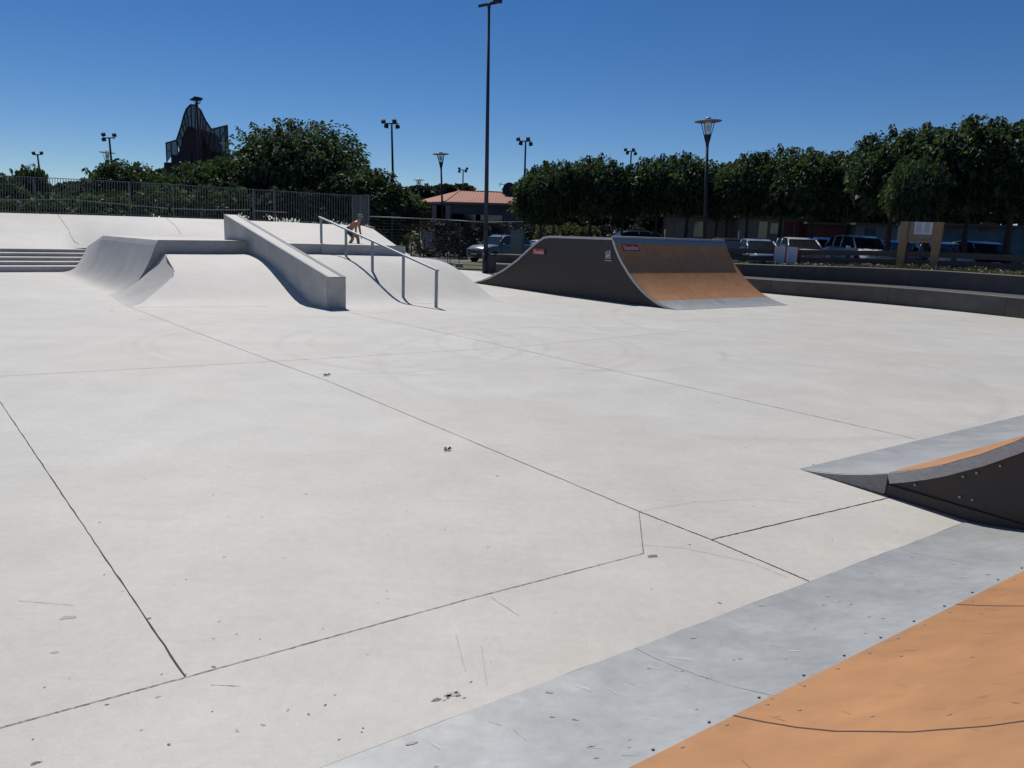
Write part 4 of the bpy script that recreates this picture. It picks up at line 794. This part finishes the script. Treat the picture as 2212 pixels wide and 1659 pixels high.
shrub(955, 1062, 482, 58.5, 2.6, 'leafg', 'clipped hedge behind the grey off-road car', 83, grp='clipped hedges along the road')
shrub(1050, 1190, 483, 60, 2.6, 'leafg', 'clipped hedge behind the green electric cabinet', 84, grp='clipped hedges along the road')
shrub(1290, 1400, 490, 60, 2.6, 'leafg', 'clipped hedge above the right part of the ramp deck', 85, grp='clipped hedges along the road')
shrub(948, 1000, 502, 54, 1.8, 'leafg', 'rounded bush in front of the hedge, left of the grey off-road car', 86, 'bush', grp='rounded bushes')
shrub(818, 935, 541, 55, 1.4, 'leafg', 'low trimmed border running along the road below the hedges', 87, size=.2, grp='clipped hedges along the road')
shrub(930, 1010, 545, 55, 1.4, 'leafg', 'low trimmed border left of the grey off-road car', 88, size=.2, grp='clipped hedges along the road')
shrub(872, 902, 506, 54, 1.4, 'leafy', 'small light green bush in front of the left hedges', 89, 'bush', grp='rounded bushes')
shrub(1160, 1215, 486, 55, 1.8, 'leafy', 'yellow green bush left of the first tree trunk', 90, 'bush', grp='yellow green bushes above the ramp')
shrub(1208, 1262, 490, 54, 1.8, 'leafy', 'yellow green bush between the two nearest trunks above the ramp', 91, 'bush', grp='yellow green bushes above the ramp')
shrub(1255, 1300, 492, 54, 1.8, 'leafy', 'yellow green bush above the right end of the black panel', 92, 'bush', grp='yellow green bushes above the ramp')
for i, (x0, x1, ty, D, lab) in enumerate(((-60, 60, 430, 40, 'dense bush behind the bars at the far left'), (50, 180, 425, 40.5, 'dense bush behind the bars below the far left floodlight'), (170, 300, 415, 40, 'dense bush behind the bars below the disc lamp'), (290, 420, 410, 40, 'dense bush behind the bars below the tower'), (410, 560, 405, 40.5, 'dense bush behind the bars left of the largest tree'), (550, 700, 410, 41, 'dense bush behind the bars under the largest tree'), (690, 860, 425, 42, 'dense bush behind the right end of the bar fence'))):
    shrub(x0, x1, ty, D + 4.5, 2.4, 'leaf', lab, 100 + i, 'bush', 40, .38, grp='dense bushes behind the bar fence')
for i, (x0, x1, D_, lab) in enumerate(((1130, 1260, 67, 'far dark bush under the first crowns of the right row'), (1250, 1380, 68, 'far dark bush under the crowns above the middle of the ramp deck'), (1370, 1470, 67, 'far dark bush just left of the long beige building'))): shrub(x0, x1, 466, D_, 3, 'leaf2', lab, 120 + i, 'bush', 120, .55, grp='far dark bushes under the tree row')
# ground cover on the planting bed
R.seed(3); gc = MB()
for i in range(6, len(WB) - 3):
    for _ in range(260):
        f = R.random(); k = R.uniform(2.0, 3.3); p = (WB[i] + nrm(WB, i) * k).lerp(WB[i + 1] + nrm(WB, i + 1) * k, f); p.z = 2 * wallz(i) - .05 + R.uniform(0, .16) * (.4 + noise.noise(p * .8) * .9 + .4)
        leafquad(gc, p, rdir() + UP * .5, R.uniform(.06, .13), .06, .2)
tag(gc.build('ground_cover', 'cover'), 'low pale leafy ground cover under the wooden rail fence', 'plants', kind='stuff')

# ------------------------------------------------------------------ wooden rail fence
WF = offl(WB, 3.2); wfz = [2 * wallz(i) for i in range(len(WB))]
WFt = thing('rail_fence', 'dark wooden fence of two wide horizontal boards above the seating wall', 'fence', WF[14])
for zo, nm in ((.42, 'upper_board'), (.12, 'lower_board')):
    m = MB()
    for i in range(3, len(WF) - 3): a = WF[i] + UP * (wfz[i] + zo + .10); b = WF[i + 1] + UP * (wfz[i + 1] + zo + .10); m.bar(a, b, .05, .20)
    m.build(nm, 'wood', WFt, org=WFt.location)
for i in range(3, len(WF) - 2, 3):
    m = MB(); n = nrm(WB, i); m.box(WF[i] + n * .1 + UP * (wfz[i] + .3), (.14, .14, .66), (n, Vc((-n.y, n.x, 0)), UP)); m.build('post', 'wood', WFt, org=WFt.location)
# on-fence signs and notice board placed against the fence line
def hit(P, x, y):                                     # where the sight line through a measured point meets the fence line
    r = ray(x, y)
    for a, b in zip(P, P[1:]):
        d = b - a; n = Vc((-d.y, d.x, 0)); dn = n.dot(r)
        if abs(dn) < 1e-9: continue
        q = EYEV + r * (n.dot(a - EYEV) / dn); f = (Vc((q.x, q.y, 0)) - a).dot(d) / d.length_squared
        if 0 <= f <= 1 and q.y > 0: return q
WFo = offl(WB, 3.12)
A1_, A2_ = hit(WFo, 1673, 531), hit(WFo, 1727, 532); A3_ = hit(WFo, 1673, 569.5)
sgd = (A2_ - A1_); sgd.z = 0; W_ = sgd.length; sgd.normalize(); sn = Vc((sgd.y, -sgd.x, 0)); hh_ = A1_.z - A3_.z; cc = (A1_ + A2_) / 2; cc.z = (A1_.z + A3_.z) / 2 + .0
SG = thing('notice_sign', 'pair of white printed notices in a red frame fixed to the wooden rail fence', 'sign', cc)
m = MB(); m.box(cc, (W_, .03, hh_), (sgd, sn, UP)); m.build('frame', 'red', SG, org=cc)
for k in (-1, 1):
    m = MB(); m.box(cc + sgd * (k * W_ * .245) + sn * .02, (W_ * .42, .01, hh_ * .94), (sgd, sn, UP)); pnl = m.build('panel', 'white', SG, org=cc); m = MB()
    for j in range(9): m.box(cc + sgd * (k * W_ * .245) + sn * .027 + UP * (hh_ * (.36 - .085 * j)), (W_ * R.uniform(.26, .36), .003, hh_ * .016), (sgd, sn, UP))
    m.build('print', 'ink', pnl, org=cc)
B1_, B2_ = hit(WFo, 1955, 520), hit(WFo, 2030, 522); nb_d = (B2_ - B1_); nb_d.z = 0; Wn = nb_d.length; nb_d.normalize(); nn_ = Vc((nb_d.y, -nb_d.x, 0))
def onb(x, y, off=0.): return VP(x, y, B1_ + nn_ * off, nb_d)
zb_ = min(onb(1944, 580).z, onb(2016, 582).z); NBt = thing('notice_board', 'brown wooden notice board with a white poster, standing behind the seating wall', 'notice board', Vc((B1_.x, B1_.y, zb_)))
for xs_ in (((1948, 478.5), (1965, 478.5), (1951, 581), (1936, 580)), ((2020, 479.5), (2041, 480), (2024, 583.5), (2008, 583))):
    m = MB(); m.prism([onb(*p, .10) for p in xs_], nn_ * .08); m.build('post', 'woodb', NBt, org=NBt.location)
m = MB(); m.prism([onb(1958, 478.5, .04), onb(2026, 480.5, .04), onb(2020, 524.5, .04), onb(1955, 521, .04)], nn_ * .05); m.build('panel', 'woodp', NBt, org=NBt.location)
m = MB(); m.prism([onb(1955, 516, .1), onb(2021, 519, .1), onb(2020, 525.5, .1), onb(1955, 522.5, .1)], nn_ * .03); m.build('lower_rail', 'woodb', NBt, org=NBt.location)
m = MB(); m.prism([onb(1977, 479.5, .1), onb(2016, 480.5, .1), onb(2013, 507, .1), onb(1974.5, 505.5, .1)], nn_ * .008); pst = m.build('poster', 'white', NBt, org=NBt.location)
m = MB()
for j in range(8):
    for a_, b_ in ((1979, 1993), (1998, 2011)): m.bar(onb(a_ - j * .3, 483 + j * 2.6, .112), onb(b_ - j * .3 - (j % 3), 483.4 + j * 2.6, .112), .003, .02, UP)
m.build('print', 'ink', pst, org=NBt.location)

# ------------------------------------------------------------------ light metal site fence near the lawn
FD = 41.5
def mfence():
    t = thing('site_fence', 'see-through metal fence with bright top tube and thin wires beside the lawn', 'fence', Y(970, 570, FD)); org = t.location.copy()
    tops = [(798.7, 467.4, 37), (969, 475, FD), (1043.3, 480.2, 41.8), (1131.6, 479, 43.5)]; P = [Y(*p) for p in tops]
    m = MB()
    for a, b in zip(P, P[1:]): m.tube(a, b, .022, n=8)
    m.build('top_tube', 'steel', t, True, org=org)
    m = MB()
    for k in range(1, 16):
        f = k / 16
        for a, b in zip(P, P[1:]): m.tube(Vc((a.x, a.y, a.z * (1 - f) + .12 * f)), Vc((b.x, b.y, b.z * (1 - f) + .12 * f)), .0035 if k not in (4, 12) else .008, n=4, cap=False)
    m.build('wires', 'fence2', t, org=org)
    m = MB()
    for a, b in zip(P, P[1:]): m.tube(Vc((a.x, a.y, .14)), Vc((b.x, b.y, .14)), .022, n=6)
    m.build('bottom_tube', 'fence2', t, org=org)
    for x, seg in ((843, 0), (903, 0), (968.5, 0), (974, 1), (993.5, 1), (1084, 2), (1131, 2)):
        a, b = P[seg], P[seg + 1]; f = (x - tops[seg][0]) / (tops[seg + 1][0] - tops[seg][0]); q = a.lerp(b, f); m = MB(); m.tube(Vc((q.x, q.y, 0)), q, .02, n=8); m.build('post', 'fence2', t, org=org)
    m = MB(); q = P[1]; m.box((q.x + .07, q.y, .13), (.42, .25, .24)); m.build('foot_block', 'cast', t, org=org, auto=.02)
    q = Y(993.5, 560, 42); m = MB(); m.box((q.x, 41.6, .11), (.4, .22, .2)); m.build('foot_block', 'cast', t, org=org, auto=.02)
mfence()
c = Y(1117.5, 521, 46); CBn = thing('electric_cabinet', 'plain grey green cabinet beside the grey off-road car', 'cabinet', (c.x, 46, 0)); top = Y(1117, 498.5, 46).z; w_ = 29 * 46 / F
m = MB(); m.box((0, 0, top / 2), (w_, .4, top)); m.build('body', 'box', CBn, auto=.02); m = MB(); m.box((0, 0, top + .02), (w_ + .06, .46, .04)); m.build('lid', 'box', CBn); m = MB(); m.box((0, -.215, top * .55), (w_ * .9, .03, top * .8)); m.build('door', 'box', CBn)

# ------------------------------------------------------------------ cars
def car(name, lab, loc, rz, pm, suv=True, roofrack=False, grp='parked cars', L_=4.5, Hc=1.5, Wd=1.8):
    t = thing(name, lab, 'car', loc, rz, grp); hw = Wd / 2
    # stations along x (nose at -x): x, sill z, belt z, half width
    st = [(-.5, .45, .62, .72), (-.485, .30, .74, .84), (-.44, .24, .82, .93), (-.36, .22, .90, 1.), (-.24, .21, .96 if suv else .93, 1.), (-.1, .21, .99, 1.), (.1, .21, 1.0, 1.), (.3, .21, 1.02, 1.), (.42, .23, 1.03, .97), (.48, .3, 1.0, .9), (.5, .45, .85, .8)]
    k = Hc / 1.5; rows = []
    for x, zs, zb, w in st:
        x *= L_; w *= hw; zb *= k; rows.append([(x, -w * .86, zs), (x, -w, zs + .12), (x, -w * 1.0, (zs + zb) / 2 + .05), (x, -w * .95, zb - .06), (x, -w * .86, zb), (x, 0, zb + .025), (x, w * .86, zb), (x, w * .95, zb - .06), (x, w, (zs + zb) / 2 + .05), (x, w, zs + .12), (x, w * .86, zs)])
    m = MB(); m.grid(rows, closed=True); m.poly(rows[0][::-1]); m.poly(rows[-1]); m.build('body', pm, t, True)
    cab = [(-.21, .97), (-.08, 1.40), (.0, 1.47), (.2, 1.5), (.36, 1.46), (.44, 1.36), (.49, 1.02)] if suv else [(-.22, .94), (-.05, 1.38), (.03, 1.46), (.15, 1.47), (.3, 1.40), (.42, 1.2), (.48, 1.0)]
    def half(z): return hw * (.86 - .17 * max(0, (z - .95)) / .5)
    gl = MB(); pr_ = [(x * L_, z * k) for x, z in cab]; gl.grid([[(x, -half(z / k), z) for x, z in pr_], [(x, half(z / k), z) for x, z in pr_]])
    b0 = (pr_[0][1]); 
    for s in (-1, 1): gl.poly([(x, s * half(z / k), z) for x, z in pr_] + [(pr_[-1][0], s * half(.95), .95 * k), (pr_[0][0], s * half(.95), .93 * k)])
    gl.build('windows', 'glassd', t)
    rf_ = MB(); mid_ = [(x, z + .012) for x, z in pr_[1:-1]]; rf_.grid([[(x, -half(z / k) - .012, z - .03) for x, z in mid_], [(x, -half(z / k) + .06, z + .012) for x, z in mid_], [(x, half(z / k) - .06, z + .012) for x, z in mid_], [(x, half(z / k) + .012, z - .03) for x, z in mid_]])
    for s in (-1, 1):
        for i, j in ((0, 1), (-1, -2)): a = pr_[i]; b = pr_[j]; rf_.bar((a[0], s * (half(a[1] / k) + .005), a[1]), (b[0], s * (half(b[1] / k) + .005), b[1]), .05, .06)
        for xx in (.13, .31): rf_.bar((xx * L_, s * (half(.98) + .012), .96 * k), (xx * L_ + .05, s * (half(1.44) + .012), 1.44 * k), .03, .07)
    rf_.build('roof', pm, t, True)
    for sx_ in (-.31, .31):
        for s in (-1, 1):
            wl = MB(); wl.tube((sx_ * L_, s * (hw - .22), .33), (sx_ * L_, s * (hw + .005), .33), .33, n=22); wo = wl.build('wheel', 'tyre', t); r_ = MB(); r_.tube((sx_ * L_, s * (hw - .02), .33), (sx_ * L_, s * (hw + .012), .33), .2, n=16); r_.build('rim', 'rim', wo)
            ar = MB(); ar.tube((sx_ * L_, s * (hw - .1), .36), (sx_ * L_, s * (hw + .002), .36), .39, n=22); ar.build('wheel_arch', 'tyre', t)
    for s in (-1, 1):
        h = MB(); h.box((-.485 * L_, s * hw * .62, .68 * k), (.12, .34, .13)); h.build('headlight', 'lens', t, auto=.03)
        h = MB(); h.box((.485 * L_, s * hw * .72, .85 * k), (.1, .22, .2)); h.build('tail_light', 'red', t, auto=.02)
        h = MB(); h.box((-.15 * L_, s * (hw + .09), 1.0 * k), (.1, .2, .13)); h.build('mirror', pm, t, auto=.03)
    h = MB(); 
    for j in range(3): h.box((-.502 * L_, 0, (.58 + .06 * j) * k), (.03, 1.0, .025))
    h.box((-.50 * L_, 0, .4 * k), (.03, 1.2, .12)); h.build('grille', 'plastic', t)
    h = MB(); h.box((-.515 * L_, 0, .45 * k), (.015, .5, .11)); h.build('number_plate', 'white2', t)
    if roofrack:
        h = MB(); 
        for s in (-1, 1): h.tube((-.02 * L_, s * hw * .62, 1.53 * k), (.36 * L_, s * hw * .62, 1.52 * k), .022, n=6)
        h.build('roof_rail', 'chrome', t)
    if suv:
        h = MB()
        for s in (-1, 1): h.bar((-.2 * L_, s * hw * 1.0, .97 * k), (.46 * L_, s * hw * .98, 1.0 * k), .02, .025)
        h.build('chrome_trim', 'chrome', t)
    return t
fr = Vc((-.656, -.755, 0)); rzc = math.atan2(-fr.y, -fr.x)
cpos = Y(1075, 540, 51); car('parked_car', 'grey off-road car seen past the tallest pole, nose to the left', (cpos.x + .1, 51, 0), rzc, 'p_grey', True, True, Hc=1.72, L_=4.6, Wd=1.88)
c = Y(1160, 520, 54); car('parked_car', 'white car mostly hidden behind the green cabinet and the ramp', (c.x, 54, .02), rad(20), 'p_white', False)
c = Y(1352, 512, 50); car('parked_car', 'black car whose roof peeks over the middle of the ramp deck', (c.x, 50, Hh(c.x, 50) + .12), rad(12), 'p_dark', True, Hc=1.6)
for px, ry, D, pm, suv, ang, lab in ((1598, 514.5, 37.5, 'p_dark', False, 84, 'black hatchback, leftmost of the cars parked nose-in behind the rail fence'), (1668, 517, 36.5, 'p_blue', False, 92, 'blue car half hidden by the red framed signs'), (1765, 513.5, 35, 'p_silver', False, 88, 'silver car just right of the red framed signs'), (1826, 515, 38.5, 'p_navy', True, 84, 'dark blue car between the silver and the white one'), (1908, 510.5, 34.5, 'p_white', True, 95, 'white off-road car left of the wooden notice board'),
                                (1990, 521, 34.5, 'p_silver', False, 90, 'pale car behind the wooden notice board'), (2095, 524, 32.5, 'p_white', False, 86, 'white car right of the notice board in front of the mural'), (2192, 524, 31.5, 'p_dark', True, 88, 'black car at the right edge of the picture')):
    q = Y(px, ry, D); Hc = 1.6 if suv else 1.46; car('parked_car', lab, (q.x, D + 2, q.z - Hc), rad(ang), pm, suv, Hc=Hc, L_=4.2)
# ------------------------------------------------------------------ person
kp = lambda x, y, D: Y((1250 + x / 7.373) / 1.8228, (800 + y / 7.373) / 1.8228, D)
PD = 27.3; zr = None
h = bv2.ray_cast(Vc((kp(1050, 1100, PD).x, PD, 5)), Vc((0, 0, -1))); gz = h[0].z if h[0] else 1.05
PN = thing('person', 'shirtless person in a cap and dark shorts crouching behind the platform', 'person', (kp(1000, 1100, PD).x, PD, gz)); og = PN.location.copy()
def skin(name, pts, edges, mat_, parent, sub_=2):
    me = bpy.data.meshes.new(name); me.from_pydata([tuple(Vc(p) - og) for p, r in pts], edges, []); me.materials.append(M[mat_]); o = bpy.data.objects.new(name, me); COL.objects.link(o); o.parent = parent
    md = o.modifiers.new('skin', 'SKIN'); me.skin_vertices[0].data[0].use_root = True
    for i, (p, r) in enumerate(pts): me.skin_vertices[0].data[i].radius = r if isinstance(r, tuple) else (r, r)
    md.use_smooth_shade = True; ss = o.modifiers.new('sub', 'SUBSURF'); ss.levels = sub_; ss.render_levels = sub_; return o
def K(x, y, d=0): return kp(x, y, PD + d)
hip = K(905, 770); sp1 = K(985, 700, -.02); sp2 = K(1080, 620, -.04); chest = K(1140, 570, -.05); neck = K(1185, 520, -.05); hd0 = K(1215, 480, -.05); hd = K(1245, 430, -.05)
shn, shf = K(1130, 575, -.22), K(1195, 590, .12)
eln, eff = K(1115, 760, -.24), K(1225, 740, .12); wn, wf = K(1125, 900, -.27), K(1255, 900, .1); hn, hf = K(1150, 960, -.27), K(1265, 1000, .1)
hpn, hpf = K(890, 800, -.1), K(925, 800, .1); knn, knf = K(1170, 985, -.14), K(1030, 1030, .14); ann = Vc((K(1225, 1200).x, PD - .14, gz + .1)); anf = Vc((K(850, 1200).x, PD + .14, gz + .12)); ftn = ann + Vc((.2, -.03, -.06)); ftf = anf + Vc((.18, .0, -.08))
pts = [(hip, (.13, .12)), (sp1, (.12, .105)), (sp2, (.13, .11)), (chest, (.14, .1)), (neck, .055), (hd0, .06), (hd, .085), (shn, .055), (eln, .042), (wn, .03), (shf, .055), (eff, .042), (wf, .03), (hpn, .1), (knn, .065), (ann, .04), (ftn, .035), (hpf, .1), (knf, .065), (anf, .04), (ftf, .035), (ann + Vc((-.06, 0, -.05)), .03), (anf + Vc((-.06, 0, -.05)), .03), (K(1110, 830, -.25), .042), (K(1235, 820, .11), .04), (ann.lerp(knn, .6), .06), (anf.lerp(knf, .6), .06)]
ed = [(0, 1), (1, 2), (2, 3), (3, 4), (4, 5), (5, 6), (3, 7), (7, 8), (8, 23), (23, 9), (3, 10), (10, 11), (11, 24), (24, 12), (0, 13), (13, 14), (14, 25), (25, 15), (15, 16), (15, 21), (0, 17), (17, 18), (18, 26), (26, 19), (19, 20), (19, 22)]
for wr, hnd in ((9, hn), (12, hf)):
    w0 = pts[wr][0]; pi_ = len(pts); d = (hnd - w0).normalized(); pc = w0 + d * .07; pts.append((pc, (.035, .018))); ed.append((wr, pi_)); sd_ = d.cross(UP).normalized() if abs(d.z) < .99 else Vc((0, 1, 0)); sd_ = Vc((0, 1, 0))
    for j, (of, ln) in enumerate(((-.03, .06), (-.01, .075), (.01, .07), (.03, .055))):
        a = len(pts); k0 = pc + d * .03 + sd_ * of; pts.append((k0, .009)); pts.append((k0 + d * ln * .55 + Vc((.012, 0, 0)), .0085)); pts.append((k0 + d * ln + Vc((.03, 0, 0)), .008)); ed += [(pi_, a), (a, a + 1), (a + 1, a + 2)]
    a = len(pts); pts.append((pc + Vc((.035, -.02, -.01)), .01)); pts.append((pc + Vc((.055, -.02, -.035)), .009)); ed += [(pi_, a), (a, a + 1)]
bd = skin('body', pts, ed, 'skin', PN)
sh = skin('shorts', [(K(895, 765), (.16, .14)), (K(885, 800, -.1), .12), (K(985, 880, -.12), .105), (K(1055, 930, -.13), .1), (K(925, 800, .1), .12), (K(980, 900, .12), .1), (K(935, 725, 0), (.145, .13))], [(6, 0), (0, 1), (1, 2), (2, 3), (0, 4), (4, 5)], 'cloth', PN)
m = MB(); cc_ = hd + Vc((0, 0, .035)); m.lathe([(.0, .105), (.05, .098), (.09, .06), (.105, .0), (.1, -.02)], c=(0, 0, 0), n=18); o = m.build('cap', 'cap', PN, True); o.location = cc_ - og; o.rotation_euler = (0, rad(15), 0)
m = MB(); m.add([(-.09, -.06, -.01), (-.09, .06, -.01), (-.19, .035, -.03), (-.19, -.035, -.03)], [(0, 1, 2, 3)]); 
fc = MB(); fc.add([(.085, -.02, -.03), (.085, .02, -.03), (.118, 0, -.06), (.08, 0, .0)], [(0, 1, 2), (0, 2, 3), (1, 3, 2)]); o = fc.build('nose', 'skin', PN); o.location = hd - og
for s in (-1, 1):
    ey = MB(); ey.box((.085, s * .032, .0), (.012, .022, .010)); o = ey.build('eye', 'pole', PN); o.location = hd - og
    er = MB(); er.lathe([(0, -.012), (.024, -.008), (.026, .004), (0, .01)], n=10); o = er.build('ear', 'skin', PN, True); o.location = hd - og + Vc((-.01, s * .088, -.02)); o.rotation_euler = (pi / 2, 0, 0)
mo = MB(); mo.box((.088, 0, -.075), (.012, .04, .006)); o = mo.build('mouth', 'red', PN); o.location = hd - og

# ------------------------------------------------------------------ light
SUN_EL, SUN_AZ = rad(52), rad(22)                     # azimuth: to the left of the view direction (+Y)
w = bpy.data.worlds.new('World'); S.world = w; w.use_nodes = True; nt = w.node_tree; bg = nt.nodes['Background']
sky = nt.nodes.new('ShaderNodeTexSky'); sky.sky_type = 'NISHITA'; sky.sun_disc = False; sky.sun_elevation = SUN_EL; sky.sun_rotation = -SUN_AZ; sky.altitude = 2500; sky.air_density = 1.0; sky.dust_density = .0; sky.ozone_density = 4.0
hs = nt.nodes.new('ShaderNodeHueSaturation'); hs.inputs['Saturation'].default_value = 1.25; hs.inputs['Hue'].default_value = .506; nt.links.new(sky.outputs[0], hs.inputs['Color']); nt.links.new(hs.outputs[0], bg.inputs[0]); bg.inputs[1].default_value = .068
sl = bpy.data.lights.new('sun', 'SUN'); sl.energy = 3.9; sl.angle = rad(.5); sl.color = (1, .96, .90); so = bpy.data.objects.new('sun', sl); COL.objects.link(so)
sd = Vc((-sin(SUN_AZ) * cos(SUN_EL), cos(SUN_AZ) * cos(SUN_EL), sin(SUN_EL))); so.rotation_mode = 'QUATERNION'; so.rotation_quaternion = sd.to_track_quat('Z', 'Y'); so.location = (0, 0, 30)
S.view_settings.view_transform = 'Standard'; S.view_settings.look = 'None'; S.view_settings.exposure = 0; S.view_settings.gamma = 1
